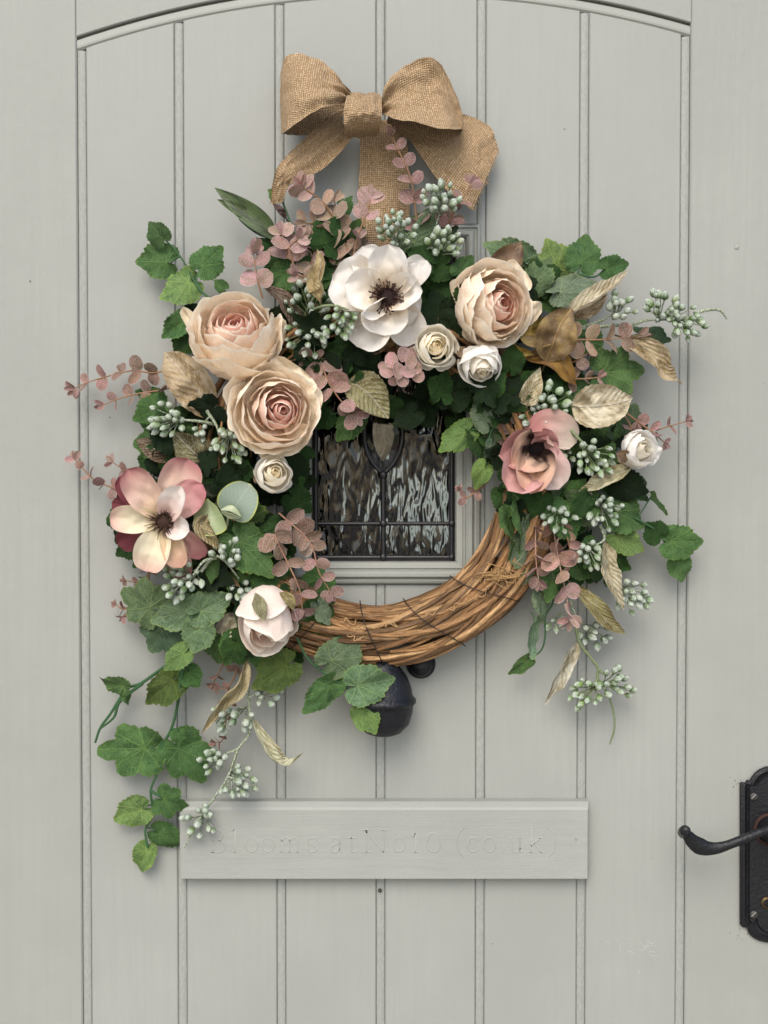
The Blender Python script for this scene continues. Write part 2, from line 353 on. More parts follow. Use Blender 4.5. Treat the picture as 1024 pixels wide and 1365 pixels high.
def burlap_mat():
    t = NT('burlap', 0.85, 0.15); u, v, _ = t.xyz(t.uv('uv'))       # uv in units of one thread
    wob = t.noise(t.comb(u, v), 0.10, 3); wob2 = t.noise(t.comb(v, u, 7.0), 0.13, 3)
    U = t.math('ADD', u, t.math('MULTIPLY', wob, 2.2)); V = t.math('ADD', v, t.math('MULTIPLY', wob2, 2.2))
    su = t.math('ABSOLUTE', t.math('SINE', t.math('MULTIPLY', U, math.pi))); sv = t.math('ABSOLUTE', t.math('SINE', t.math('MULTIPLY', V, math.pi)))
    ck = t.math('MODULO', t.math('ADD', t.math('FLOOR', U), t.math('FLOOR', V)), 2.0); ck = t.math('ABSOLUTE', ck)
    h = t.mix(ck, su, sv); over = t.math('MAXIMUM', t.math('MULTIPLY', su, sv), 0.0)
    gap = t.ss(over, 0.10, 0.55, 1, 0)
    th = t.noise(t.comb(t.math('FLOOR', U), t.math('FLOOR', V)), 0.9, 2); fib = t.noise(t.comb(U, V), 2.5, 4, 0.8)
    c = t.mix(t.ss(th, 0.35, 0.65), (0.37, 0.25, 0.135), (0.53, 0.385, 0.23))
    c = t.mix(t.ss(fib, 0.5, 0.7, 0, 0.5), c, (0.58, 0.45, 0.30))
    c = t.mix(t.math('MULTIPLY', gap, 0.62), c, (0.09, 0.052, 0.024))
    hh = t.math('ADD', t.xyz(h)[0] if False else over, t.math('MULTIPLY', fib, 0.5))
    return t.out(c, t.bump(hh, 0.7, 0.0013))
M_burlap = burlap_mat()
def glass_mat(name, bump=1.0, wav=True):
    t = NT(name, 0.10 if wav else 0.02, 0.28); t.b.inputs['Transmission Weight'].default_value = 1.0; t.b.inputs['IOR'].default_value = 1.45
    t.b.inputs['Base Color'].default_value = (0.74, 0.80, 0.79, 1)
    if wav:
        p = t.map(t.pos(), (1, 1, 0.30)); n1 = t.noise(p, 88, 1, 0.4, 0.8); n2 = t.noise(p, 190, 1, 0.5)
        h = t.math('ADD', n1, t.math('MULTIPLY', n2, 0.22)); return t.out(None, t.bump(h, bump, 0.0032))
    return t.m
M_glass = glass_mat('rippled_glass'); M_clear = glass_mat('bevelled_glass', wav=False)
def emit(name, col, st):
    t = NT(name); t.b.inputs['Emission Color'].default_value = (*col, 1); t.b.inputs['Emission Strength'].default_value = st
    t.b.inputs['Base Color'].default_value = (0, 0, 0, 1); return t.m
M_glow = emit('panel_glow', (0.60, 0.65, 0.61), 0.32)  # glow of the added panel that brightens the rippled glass

# ================================================================ THE DOOR
door = thing('front_door', (0, 0, 0.2), 'sage grey painted plank door with arched panel, small leaded window and black ironwork', 'door')
zb, zt = Z0(1420), Z0(-60)
GX = [X0(q) for q in (112.5, 241, 374, 507.5, 641, 777, 910.5)]
CH = 6.1 * MPP                         # half width of the bead channel
def arch_z(x, off=0.0):                # arch line through the photo's three points; off = radius shrink in px
    px = x / MPP + 512; r = 1341 - off
    return Z0(1318 - math.sqrt(max(r * r - (px - 541) ** 2, 0)))
def slab(name, x0, x1, z0, z1, yf, yb, m, bev=0.0012, topf=None, parent=door):
    """board with chamfered long edges; topf(x) gives a curved top"""
    b = MB(); nx = 10 if topf else 1
    xs = [x0, x0 + bev] + [x0 + bev + (x1 - x0 - 2 * bev) * i / nx for i in range(1, nx)] + [x1 - bev, x1]
    ys = [yf + bev] + [yf] * (len(xs) - 2) + [yf + bev]
    rows = []
    for zz in (0, 1, 2, 3):
        row = []
        for x, y in zip(xs, ys):
            tz = topf(x) if topf else z1
            z = (z0, z0 + bev, tz - bev, tz)[zz]
            row.append((x, max(y, yf + bev) if zz in (0, 3) else y, z))
        rows.append(row)
    b.grid(rows)
    n = len(xs)
    # sides and back
    for a, c in ((0, 0), (n - 1, n - 1)):
        col = [rows[k][a] for k in range(4)]; b.grid([[(p[0], p[1], p[2]) for p in col], [(p[0], yb, p[2]) for p in col]])
    for k in (0, 3): b.grid([[p for p in rows[k]], [(p[0], yb, p[2]) for p in rows[k]]])
    return b.build(name, m, parent, smooth=False)
# planks
wz0, wz1 = Z0(778), Z0(300)
for i in range(6):
    a, c = GX[i] + CH, GX[i + 1] - CH
    tf = lambda x: arch_z(x, 17)
    if i in (2, 3):
        slab('plank', a, c, zb, wz0 - 0.0005, 0.0, 0.02, M_plank)
        slab('plank', a, c, wz1 + 0.0005, 0, 0.0, 0.02, M_plank, topf=tf)
    else: slab('plank', a, c, zb, 0, 0.0, 0.02, M_plank, topf=tf)
# beads between planks
for i, x in enumerate(GX):
    segs = [(zb, arch_z(x, 19))]
    if i == 3: segs = [(zb, wz0), (wz1, arch_z(x, 19))]
    for z0, z1 in segs:
        b = MB(); hw = CH - 0.0004
        prof = [(-hw, 0.006), (-hw, 0.0014), (-hw * 0.75, 0.0007), (0, 0.0002), (hw * 0.75, 0.0007), (hw, 0.0014), (hw, 0.006)]
        b.grid([[(x + p, y, z0) for p, y in prof], [(x + p, y, z1) for p, y in prof], ], None)
        b.grid([[(x + p, y, z1) for p, y in prof], [(x + p, 0.006, z1) for p, y in prof]])
        b.build('bead_moulding', M_bead, door)
# backing behind the grooves (with an opening for the window)
b = MB(); xl, xr = GX[0] - 0.02, GX[6] + 0.02
hx0, hx1 = X0(400), X0(622); hz0, hz1 = Z0(762), Z0(315)
for q in (((xl, .0062, zb), (hx0, .0195, zt)), ((hx1, .0062, zb), (xr, .0195, zt)), ((hx0, .0062, zb), (hx1, .0195, hz0)), ((hx0, .0062, hz1), (hx1, .0195, zt))): b.box(*q)
b.build('backing_panel', M_gap, door, smooth=False)
# stiles and arched top rail, proud of the panel
YS = -0.0012
xa, xb = GX[0] - CH, GX[6] + CH
slab('stile', X0(-60), xa, zb, zt, YS, 0.03, M_stile, 0.0015)
slab('stile', xb, X0(1090), zb, zt, YS, 0.03, M_stile, 0.0015)
def arch_strip(name, off0, off1, prof, m, x0, x1, n=60):
    """prof: list of (f 0..1 from off0 to off1, y)"""
    b = MB(); rows = []
    for i in range(n + 1):
        x = x0 + (x1 - x0) * i / n
        rows.append([(x, y, arch_z(x, off0 + (off1 - off0) * f)) for f, y in prof])
    b.grid(rows); return b.build(name, m, door, smooth=False)
b = MB(); rows = []
for i in range(61):
    x = xa + 0.0002 + (xb - xa - 0.0004) * i / 60; az = arch_z(x, 0)
    rows.append([(x, 0.012, az), (x, YS + .001, az), (x, YS, az + 0.001), (x, YS, zt)])
b.grid(rows); b.build('arched_rail', M_stile, door, smooth=False)
arch_strip('arch_gap', -1, 6, [(0, 0.009), (1, 0.009)], M_dkbrown, xa, xb)  # open gap under the rail, its shade put into a dark brown strip
arch_strip('arch_moulding', 3.6, 18, [(0, 0.012), (0, 0.0015), (0.12, 0.0002), (0.62, -0.0006), (0.80, -0.0004), (1.0, 0.0018), (1.0, 0.004)], M_trim, xa + 0.0004, xb - 0.0004)
# --- window
win = bpy.data.objects.new('window', None); COL.objects.link(win); put(win, (X0(511), 0, Z0(748)), door)
gx0, gx1, gz0, gz1 = X0(415), X0(607.5), Z0(749), Z0(330)
prof = [(-2, 0.016), (0, 0.014), (0, 0.0), (1.5, -0.0022), (9, -0.003), (10, -0.0014), (12, -0.0014), (13.5, -0.0052), (17, -0.0078), (21, -0.0078), (23.5, -0.0055), (24.5, -0.0035), (27, -0.0035), (28, -0.0055), (31, -0.0045), (33, -0.002), (33.5, 0.004)]
b = MB()
def ringr(off, y):
    o = off * MPP; return [(gx0 - o, y, gz0 - o * 0.9), (gx1 + o, y, gz0 - o * 0.9), (gx1 + o, y, gz1 + o * 0.9), (gx0 - o, y, gz1 + o * 0.9)]
b.grid([ringr(o, y) for o, y in prof], closed=True)
b.build('pane_frame', M_trim, win, smooth=False)
# glass
yg = 0.012
b = MB(); b.grid([[(x, yg, z) for x in (gx0 - .002, gx1 + .002)] for z in (gz0 - .002, gz1 + .002)]); b.build('pane', M_glass, win)
# lead cames
def came(pts, rx, name='lead_came', y=yg - 0.0005):
    b = MB()
    for i in range(len(pts) - 1):
        pass
    b.tube([(x, y, z) for x, z in pts], rx, 8, n=max(2, 2 if len(pts) == 2 else len(pts) * 5)); return b.build(name, M_lead, win)
cx = X0(511)
lens_l = [(X0(511), Z0(632)), (X0(497), Z0(617)), (X0(488), Z0(598)), (X0(485), Z0(575)), (X0(488), Z0(552)), (X0(497), Z0(533)), (X0(511), Z0(518))]
lens_r = [(2 * cx - x, z) for x, z in lens_l]
came(lens_l, 0.0026); came(lens_r, 0.0026)
came([(cx, gz0), (cx, Z0(632))], 0.0030); came([(cx, Z0(518)), (cx, gz1)], 0.0030)
came([(gx0 + .004, Z0(698.5)), (gx1 - .003, Z0(698.5))], 0.0022)
came([(gx0 + .004, Z0(450)), (gx1 - .003, Z0(450))], 0.0022)
came([(gx0 + .006, Z0(744)), (gx1 - .003, Z0(744))], 0.0028)
came([(gx1 - .0035, gz0), (gx1 - .0035, gz1)], 0.0028); came([(gx0 + .004, gz0), (gx0 + .004, gz1)], 0.0030)
b = MB()
for x, z, r in ((cx, Z0(698.5), .0045), (gx1 - .0035, Z0(698.5), .004), (cx, Z0(744), .0045), (gx1 - .0035, Z0(744), .004), (cx, Z0(633), .005)): b.ball((x, yg - .002, z), r, 8, r * 0.6)
b.build('solder_joint', M_lead, win)
b = MB(); bw = 0.0085
for q in (((gx0 - .001, yg - .002, gz0 - .001), (gx1 + .001, yg + .001, gz0 + bw * .5)), ((gx1 - bw * .8, yg - .0015, gz0), (gx1 + .001, yg + .0012, gz1)), ((gx0 - .001, yg - .0015, gz0), (gx0 + bw * .8, yg + .0012, gz1))): b.box(*q)
b.build('glazing_tape', M_lead, win, smooth=False)
# bevelled lens in the middle of the leading
L = spline(lens_l, 14); Rr = spline(lens_r, 14); c0 = (cx, yg - 0.006, Z0(575))
b = MB(); outer = [(p[0], yg - .0015, p[1]) for p in L] + [(p[0], yg - .0015, p[1]) for p in Rr[::-1][1:-1]]
inner = [(cx + (x - cx) * .55, yg - .006, Z0(575) + (z - Z0(575)) * .7) for x, _, z in outer]
b.grid([outer, inner], closed=True); b.add(inner, [tuple(range(len(inner)))]); b.build('bevelled_lens', M_clear, win, smooth=False)
# --- hall behind the glass
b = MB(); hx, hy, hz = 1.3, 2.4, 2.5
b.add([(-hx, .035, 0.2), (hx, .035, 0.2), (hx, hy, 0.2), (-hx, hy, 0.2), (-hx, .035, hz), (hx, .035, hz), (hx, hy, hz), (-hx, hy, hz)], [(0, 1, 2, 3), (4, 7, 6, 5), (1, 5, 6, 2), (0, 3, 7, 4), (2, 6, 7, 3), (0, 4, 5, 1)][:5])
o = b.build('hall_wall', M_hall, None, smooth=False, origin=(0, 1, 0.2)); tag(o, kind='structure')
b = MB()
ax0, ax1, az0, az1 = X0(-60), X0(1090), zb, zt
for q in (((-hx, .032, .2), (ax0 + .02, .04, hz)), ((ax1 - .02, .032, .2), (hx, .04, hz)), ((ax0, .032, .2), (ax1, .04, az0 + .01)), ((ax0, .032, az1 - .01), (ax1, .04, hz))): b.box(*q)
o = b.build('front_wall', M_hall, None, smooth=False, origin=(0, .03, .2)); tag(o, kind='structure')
def far(px, py, y): # a point straight behind a photo pixel, y metres beyond the door
    p = P(px, py, 0); t = (y + D) / D; return CAM + (p - CAM) * t
glow_ = thing('hall_glow_panel', far(560, 720, 2.35), 'added pale light panel at the far end of the dark hall, blurred by the rippled glass', 'window')  # added glowing panel, made up to give the glass its bright area
b = MB(); p0, p1 = far(526, 704, 2.36), far(610, 634, 2.36); b.box((p0.x, 2.36, p0.z), (p1.x, 2.38, p1.z)); b.build('pane', M_glow, glow_, smooth=False)
b = MB(); fw = .035
for q in (((p0.x - fw, 2.33, p0.z - fw), (p1.x + fw, 2.39, p0.z)), ((p0.x - fw, 2.33, p1.z), (p1.x + fw, 2.39, p1.z + fw)), ((p0.x - fw, 2.33, p0.z), (p0.x, 2.39, p1.z)), ((p1.x, 2.33, p0.z), (p1.x + fw, 2.39, p1.z)), (((p0.x + p1.x) / 2 - .015, 2.34, p0.z), ((p0.x + p1.x) / 2 + .015, 2.39, p1.z))): b.box(*q)
b.build('pane_frame', M_trim, glow_, smooth=False)  # frame around the added glowing panel

g_t = NT('pale_paving', 0.8, 0.3); g_p = g_t.pos(); g_n = g_t.noise(g_p, 6, 5)
M_ground = g_t.out(g_t.mix(g_n, (.34, .31, .26), (.46, .42, .36)), g_t.bump(g_n, .4, .01))
b = MB(); b.add([(-60, -60, 0), (60, -60, 0), (60, 60, 0), (-60, 60, 0)], [(0, 1, 2, 3)]); o = b.build('ground', M_ground, None, smooth=False, origin=(0, 0, 0)); tag(o, kind='structure')
# --- plaque board with engraved-looking lettering
px0, px1, pz0, pz1 = X0(240.5), X0(783.5), Z0(1166.5), Z0(1064)
yf = -0.015; b = MB(); ch = 0.0022
rings = [(0, 0, -0.0002), (0, 0, yf + .0012), (.0012, .0012, yf)]
def pr(o, y, top): return [(px0 + o, y, pz0 + o), (px1 - o, y, pz0 + o), (px1 - o, y, pz1 - top), (px0 + o, y, pz1 - top)]
b.grid([pr(0, -.0001, 0), pr(0, yf + .0022, 0.0), pr(.0004, yf + .0012, .006), pr(.0012, yf, .0085)], closed=True)
b.add(pr(.0012, yf, .0085), [(0, 1, 2, 3)])
plq = b.build('name_board', M_board, door, smooth=False)
plq['label'] = 'horizontal board with faint painted-over lettering'
LET = {
 'B': (17, [[(0,0),(0,1)],[(0,1),(.55,1),(.8,.88),(.8,.66),(.55,.54),(0,.54)],[(.55,.54),(.92,.42),(.92,.14),(.6,0),(0,0)],[(-.15,0),(.1,0)],[(-.15,1),(.1,1)]]),
 'l': (4, [[(.5,0),(.5,1.05),(-.3,1.0)],[(-.3,0),(1.3,0)]]),
 'o': (15, [[(.5,0),(.12,.1),(0,.33),(.12,.57),(.5,.66),(.88,.57),(1,.33),(.88,.1),(.5,0)]]),
 'm': (26, [[(.1,0),(.1,.64),(0,.62)],[(.1,.5),(.28,.66),(.45,.6),(.5,.45),(.5,0)],[(.5,.5),(.68,.66),(.86,.6),(.9,.45),(.9,0)],[(0,0),(.2,0)],[(.4,0),(.6,0)],[(.8,0),(1,0)]]),
 's': (13, [[(.9,.5),(.8,.62),(.5,.66),(.15,.6),(.08,.46),(.25,.36),(.7,.29),(.92,.18),(.85,.06),(.5,0),(.15,.04),(.05,.18)]]),
 'a': (16, [[(.05,.52),(.25,.66),(.6,.64),(.75,.5),(.75,.1),(.95,0)],[(.75,.4),(.3,.35),(.05,.2),(.15,.02),(.45,0),(.75,.16)]]),
 't': (11, [[(.4,.88),(.4,.12),(.6,0),(1,.06)],[(0,.64),(.9,.64)]]),
 'N': (31, [[(.12,0),(.12,1)],[(.05,1),(.85,0)],[(.85,0),(.85,1)],[(-.05,0),(.3,0)],[(-.08,1),(.2,1)],[(.7,1),(1.02,1)]]),
 '1': (9, [[(.1,.7),(.55,.85),(.55,0)],[(.1,0),(1,0)]]),
 '0': (18, [[(.5,0),(.15,.1),(0,.42),(.15,.76),(.5,.86),(.85,.76),(1,.42),(.85,.1),(.5,0)]]),
 '(': (9, [[(1,1.12),(.3,.85),(0,.45),(.3,.05),(1,-.2)]]), ')': (9, [[(0,1.12),(.7,.85),(1,.45),(.7,.05),(0,-.2)]]),
 'c': (14, [[(.95,.5),(.75,.63),(.45,.66),(.1,.55),(0,.33),(.1,.1),(.5,0),(.95,.12)]]),
 '.': (2, [[(0,0),(1,.06)]]),
 'u': (17, [[(0,.64),(.15,.64),(.15,.15),(.35,0),(.6,.03),(.8,.2)],[(.8,.64),(.8,0),(1,0)],[(.65,.64),(.8,.64)]]),
 'k': (20, [[(.15,0),(.15,1.1),(0,1.08)],[(.15,.28),(.75,.64)],[(.35,.4),(.85,0)],[(0,0),(.3,0)],[(.65,0),(1,0)],[(.6,.64),(.95,.64)]])}
txt = [('B', 283), ('l', 311), ('o', 328), ('o', 350), ('m', 373), ('s', 410), ('a', 441), ('t', 464), ('N', 485), ('o', 524), ('1', 549), ('0', 569), ('(', 609), ('c', 624), ('o', 645), ('.', 668), ('u', 680), ('k', 705), (')', 731)]
b = MB(); base = 1136
for chh, x in txt:
    wd, strokes = LET[chh]
    for sx in strokes:
        pts = [(x + u * wd, base - v * 29.5) for u, v in sx]
        C = spline(pts, len(pts) * 4) if len(pts) > 3 else [np.array(p, float) for p in pts]
        rows = []
        for i, c in enumerate(C):
            T = C[min(i + 1, len(C) - 1)] - C[max(i - 1, 0)]; T /= (np.linalg.norm(T) + 1e-9); nrm = np.array([-T[1], T[0]])
            hw = 1.15 + 0.55 * abs(T[1])
            q = lambda o: P(c[0] + nrm[0] * o, c[1] + nrm[1] * o, -yf)
            row = []
            for o, h in ((-hw, -.0001), (-hw * .6, .0003), (hw * .6, .0003), (hw, -.0001)):
                p = q(o); row.append((p.x, yf - h, p.z))
            rows.append(row)
        b.grid(rows)
b.build('raised_lettering', M_board, plq, smooth=True)
b = MB(); b.ball(P(506.5, 1187, 0.001), 0.0022, 10); b.build('nail_head', M_screw, door)
b = MB(); b.ball(P(982, 330, 0.001), 0.0028, 8, 0.0012); b.build('paint_blob', M_trim, door)
b = MB(); p = P(768, 1119, 0.0152); b.ball(p, 0.0013, 6, .0006); b.build('nail_hole', M_gap, plq)

b = MB(); sr = random.Random(8)
for k in range(16):
    x0, y0 = 845 + sr.gauss(0, 16), 1262 + sr.gauss(0, 12); a = sr.gauss(.6, .5); ln = sr.uniform(4, 15)
    b.tube([P(x0, y0, .00012), P(x0 + ln * math.cos(a), y0 + ln * math.sin(a), .00012)], .00028, 4, n=2, cap=False)
o = b.build('scratch_marks', plain('pale_scratch', (.44, .44, .41), .7), door); o['kind'] = 'stuff'
b = MB()
for k in range(46):
    x0, y0 = (sr.gauss(984, 7), sr.gauss(1044, 10)) if k < 22 else ((sr.gauss(988, 9), sr.gauss(1246, 7)) if k < 36 else (sr.uniform(130, 900), sr.uniform(60, 1340))); y0 = max(y0, 60)
    b.ball(P(x0, y0, .0002 + (.0012 if x0 > 917 else 0)), sr.uniform(.0003, .0008), 5, .0002)
o = b.build('paint_chips', M_dkbrown, door); o['kind'] = 'stuff'
# --- knocker
kz = Z0(934); kd = -0.032
b = MB(); prof = [(0, -.036), (.011, -.0362), (.020, -.033), (.029, -.024), (.0325, -.012), (.0335, -.004), (.0345, -.0035), (.0365, -.0015), (.0365, .0015), (.0345, .0035), (.0325, .006), (.031, .014), (.026, .026), (.018, .036), (.012, .046), (.0, .05)]
b.lathe([(r * .94, z) for r, z in prof], (P(511, 934, 0.032).x, kd, kz + .006), seg=40); kn = b.build('door_knocker', M_knob, door)
b = MB(); b.lathe([(0.0, .022), (.009, .021), (.011, .017), (.009, .008), (.014, .003), (.016, .0)], P(561, 885, 0), Vector((0, -1, 0)), 20); b.build('striker_stud', M_iron, kn)
# --- handle
hp = bpy.data.objects.new('door_handle', None); COL.objects.link(hp); put(hp, P(1028, 1138, 0), door)
cxp = 1029
def plate_outline(g):
    """g = inset in px"""
    out = []; w_ = 43 - g; 
    top, sh = 1020.5 + g, 1044 + g * .4; rr = 33 - g
    for i in range(13):
        a = math.pi * i / 12; out.append((cxp - rr * math.cos(a), (top + rr) - rr * math.sin(a)))
    out[0:1] = [(cxp - w_, 1232 - g * .4), (cxp - w_, sh), (cxp - w_ + 2, sh - 2), (cxp - rr - 3, sh - 1), (cxp - rr, sh - 5)]
    out += [(cxp + rr, sh - 5), (cxp + rr + 3, sh - 1), (cxp + w_ - 2, sh - 2), (cxp + w_, sh), (cxp + w_, 1232 - g * .4), (cxp + w_ - 4, 1236 - g * .4), (cxp + rr, 1237 - g)]
    for i in range(1, 12):
        a = math.pi * i / 12; out.append((cxp + rr * math.cos(a), (1257 - g - 20) + 20 * math.sin(a)))
    out += [(cxp - rr, 1237 - g), (cxp - w_ + 4, 1236 - g * .4)]
    return out
b = MB(); rows = []
for g, d in ((0, 0.0), (0, .004), (2, .0065), (7, .0075), (9, .0055), (12, .0055), (13.5, .0085)): rows.append([P(x, y, d) for x, y in plate_outline(g)])
b.grid(rows, closed=True); b.add(rows[-1], [tuple(range(len(rows[-1])))]); b.build('back_plate', M_iron, hp, sharp=50)
b = MB(); b.lathe([(.0175, 0), (.0175, .002), (.015, .003)], P(1026, 1105, .0085), Vector((0, -1, 0)), 28); b.build('rust_ring', M_rust, hp)
b = MB(); b.lathe([(.0145, 0), (.0145, .006), (.012, .012), (.010, .03), (.010, .04), (0, .041)], P(1026, 1105, .0085), Vector((0, -1, 0)), 28); b.build('boss', M_iron, hp)
b = MB()
pts = [P(1030, 1104, .044), P(1008, 1112, .048), P(985, 1121, .050), P(958, 1130, .050), P(938, 1130, .051), P(923, 1121, .053), P(914, 1109, .056)]
C = spline(pts, 34); rows = []
for i, c in enumerate(C):
    T = Vector(C[min(i + 1, 33)] - C[max(i - 1, 0)]).normalized(); up = (Vector((0, -1, 0)) - T * T.dot(Vector((0, -1, 0)))).normalized(); B = T.cross(up)
    t = i / 33; hb = .0048 + .0042 * max(0, 1 - abs(t - .72) / .3); hu = .0045
    if t > .95: hb *= .8
    rows.append([Vector(c) + B * math.cos(a) * hb + up * math.sin(a) * hu * (1.0) for a in [2 * math.pi * k / 14 for k in range(14)]])
b.grid(rows, closed=True); b.add(rows[-1], [tuple(range(14))]); b.add(rows[0], [tuple(range(13, -1, -1))]); b.build('lever', M_iron, hp, sharp=60)
b = MB(); b.tube([P(911, 1110, .044), P(912, 1109, .050), P(913, 1108, .058), P(914, 1107, .063), P(914, 1107, .0655)], lambda t: .0058 * math.sqrt(max(.0, 1 - max(0, (t - .45) / .55) ** 2)) + .0002, 16, n=16); b.build('scroll_end', M_iron, hp)
for y in (1062, 1219):
    b = MB(); b.lathe([(.0044, 0), (.0044, .0012), (.003, .0019), (0, .002)], P(1005, y, .0085), Vector((0, -1, 0)), 16)
    s_ = b.build('screw', M_screw, hp)
    b = MB(); p = P(1005, y, .0107); b.tube([p + Vector((-.0024, 0, -.0024)), p + Vector((.0024, 0, .0024))], .0005, 4, n=2); so_ = b.build('screw_slot', M_gap, hp, smooth=False)
b = MB(); b.lathe([(.0065, 0), (.0065, .0015), (.004, .002)], P(1022, 1203, .0085), Vector((0, -1, 0)), 16); b.build('keyhole', M_brass, hp)

# ================================================================ TWIG RING
RC = (500, 640)
ring = thing('twig_wreath', P(500, 640, 0.0), 'round wreath base of bundled brown vine twigs bound with wire, bare along the bottom', 'wreath')
TW = [(0.31, .18, .078), (0.38, .23, .105), (0.27, .15, .062), (0.20, .11, .045), (0.43, .28, .14)]
def ringpt(th, rad, d):
    a = th; return P(RC[0] + rad * math.cos(a), RC[1] - rad * math.sin(a), d)
r2 = random.Random(5)
NTW = 172
for i in range(NTW):
    thm = r2.uniform(0, 2 * math.pi) if i < 70 else R(r2.uniform(235, 335)); span = R(r2.uniform(80, 200)) if i < 70 else R(r2.uniform(45, 120))
    q = math.sqrt(r2.uniform(0.12, 1)) if i < 40 else r2.uniform(.82, 1.0); ph = r2.uniform(0, 2 * math.pi); tw = r2.uniform(-.9, 1.5)
    if i >= 40: ph = r2.uniform(-.15 * math.pi, 1.15 * math.pi) - tw * 0.0
    rb = r2.choice([.0013, .0017, .0021, .0025, .0029, .0033])
    pts = []
    for k in range(9):
        th = thm + span * (k / 8 - .5); dthr = th - thm
        c1 = ph + tw * dthr; qq = q * (1 + .06 * nz(i * 3.1, k * .8))
        rad = 208 + 41 * qq * math.cos(c1) + 3 * nz(i * 1.7, k * 1.1, 5); dd = .034 + .024 * qq * math.sin(c1) + .002 * nz(i * 2.3, k * 1.3, 9)
        pts.append(ringpt(th, rad, dd))
    b = MB(); ph_ = r2.uniform(0, 9)
    b.tube(pts, lambda t, rb=rb, ph_=ph_: rb * (1 + .15 * math.sin(t * 40 + ph_) * nz(t * 9, ph_) + .5 * max(0, nz(t * 26, ph_ * 3) - .35)) * (1 - .35 * abs(2 * t - 1) ** 3), 7, n=46, jitter=.08)
    b.build('twig', M_twig, ring, color=[c * kk for kk in [r2.choice([.5, .75, .9, 1.0, 1.15])] for c in r2.choice(TW[:5])])
# loose tendrils and shreds
for i in range(8):
    th = R(r2.uniform(255, 325)); rad = r2.uniform(180, 245); p = []
    for k in range(7):
        p.append(ringpt(th + R(k * r2.uniform(.8, 1.6)), rad + r2.uniform(-5, 5), .060 + r2.uniform(-.001, .004)))
    b = MB(); b.tube(p, .0005, 4, n=24); b.build('tendril', M_stem, ring, color=(.42, .26, .12))
for deg, tilt in ((247, -4), (268, 6), (291, 9), (314, 7)):
    b = MB(); p = []
    for k in range(26):
        c1 = k / 25 * 2 * math.pi; rad = 207 + 45 * math.cos(c1); p.append(ringpt(R(deg + tilt * math.sin((rad - 207) / 45)), rad, .034 + .0275 * math.sin(c1)))
    b.tube(p, .0006, 5, n=80); b.build('binding_wire', M_wire, ring)
b = MB()
for i in range(16):   # fibrous knot
    c = Vector(P(668, 768, .062)); p = [c + Vector((r2.gauss(0, .011), r2.gauss(0, .002), r2.gauss(0, .006))) for _ in range(4)]; b.tube(p, .00045, 4, n=14)
b.build('fibre_knot', M_stem, ring, color=(.36, .22, .09))

# ================================================================ BURLAP BOW
bow = thing('burlap_bow', P(485, 155, .02), 'natural burlap ribbon bow with two loops and two tails above the flowers', 'bow')
TH = 0.0022
def ribbon(name, rows, bulge=0.0, n=36, m=30, wr=.0030, seed=0, rip=0.0, color=None):
    """rows: (ax,ay,ad, bx,by,bd) photo px + depth mm of the two selvedges"""
    A = spline([P(r[0], r[1], r[2] / 1000) for r in rows], n); Bq = spline([P(r[3], r[4], r[5] / 1000) for r in rows], n)
    V = []; UV = []; ln = 0; b = MB()
    for i in range(n):
        a, c = Vector(A[i]), Vector(Bq[i]); w_ = (c - a).length
        if i: ln += (((Vector(A[i]) + Vector(Bq[i])) / 2) - ((Vector(A[i-1]) + Vector(Bq[i-1])) / 2)).length
        row = []
        for j in range(m):
            s = j / (m - 1); p = a.lerp(c, s)
            off = bulge * math.sin(math.pi * s) * math.sin(math.pi * min(1, max(0, i / (n - 1))) * .9 + .15)
            off += wr * (nz(i * .13 + seed, s * 3.0, seed) + .6 * nz(i * .3, s * 7, seed + 4))
            if rip: off += rip * math.sin(s * math.pi * 5 + seed) * max(0, 1 - i / (n - 1) * 1.6)
            edge = math.exp(-((min(s, 1 - s)) / .03) ** 2) * .0012
            p = p + Vector((0, -1, 0)) * (off + edge) + Vector((nz(i * .5, j * .3, seed) * .0006, 0, nz(j * .4, i * .4, seed + 2) * .0006))
            row.append(p); UV.append((ln / TH, s * max(w_, .05) / TH))
        V.append(row)
    # thickness: back sheet
    b.grid(V, uv=UV); back = [[p + Vector((0, .0009, 0)) for p in r] for r in V]; b.grid([r[::-1] for r in back], uv=[UV[i * m + j] for i in range(n) for j in range(m - 1, -1, -1)])
    # frayed fibres along the cut end
    for j in range(0, m * 2):
        s = j / (m * 2 - 1); a, c = V[-1][0], V[-1][-1]; k = min(int(s * (m - 1)), m - 2); p = V[-1][k].lerp(V[-1][k + 1], s * (m - 1) - k); dr = (V[-1][k] - V[-3][k]).normalized()
        if name == 'tail': b.tube([p, p + dr * rng.uniform(.001, .004) + Vector((rng.gauss(0, .001), rng.gauss(0, .001), rng.gauss(0, .001)))], .0004, 3, n=2, cap=False)
    return b.build(name, M_burlap, bow)
ribbon('hanging_strap', [(481,160,10,541,160,10),(480,190,12,543,190,12),(479,230,14,545,230,14),(477,270,18,546,270,18),(476,330,22,546,330,22)], bulge=.004, seed=3)
ribbon('tail', [(450,150,22,470,184,22),(431,164,28,454,204,30),(407,184,34,430,226,36),(384,206,40,402,240,42),(369,226,42,390,244,42),(363,248,36,384,250,40),(362,268,32,378,266,38)], bulge=.003, seed=5, rip=.002)
ribbon('tail', [(520,160,20,560,140,16),(545,186,24,600,150,18),(566,216,28,628,156,22),(592,250,30,652,168,24),(614,268,30,660,184,24),(630,281,28,664,200,22)], bulge=.004, seed=8, wr=.003)
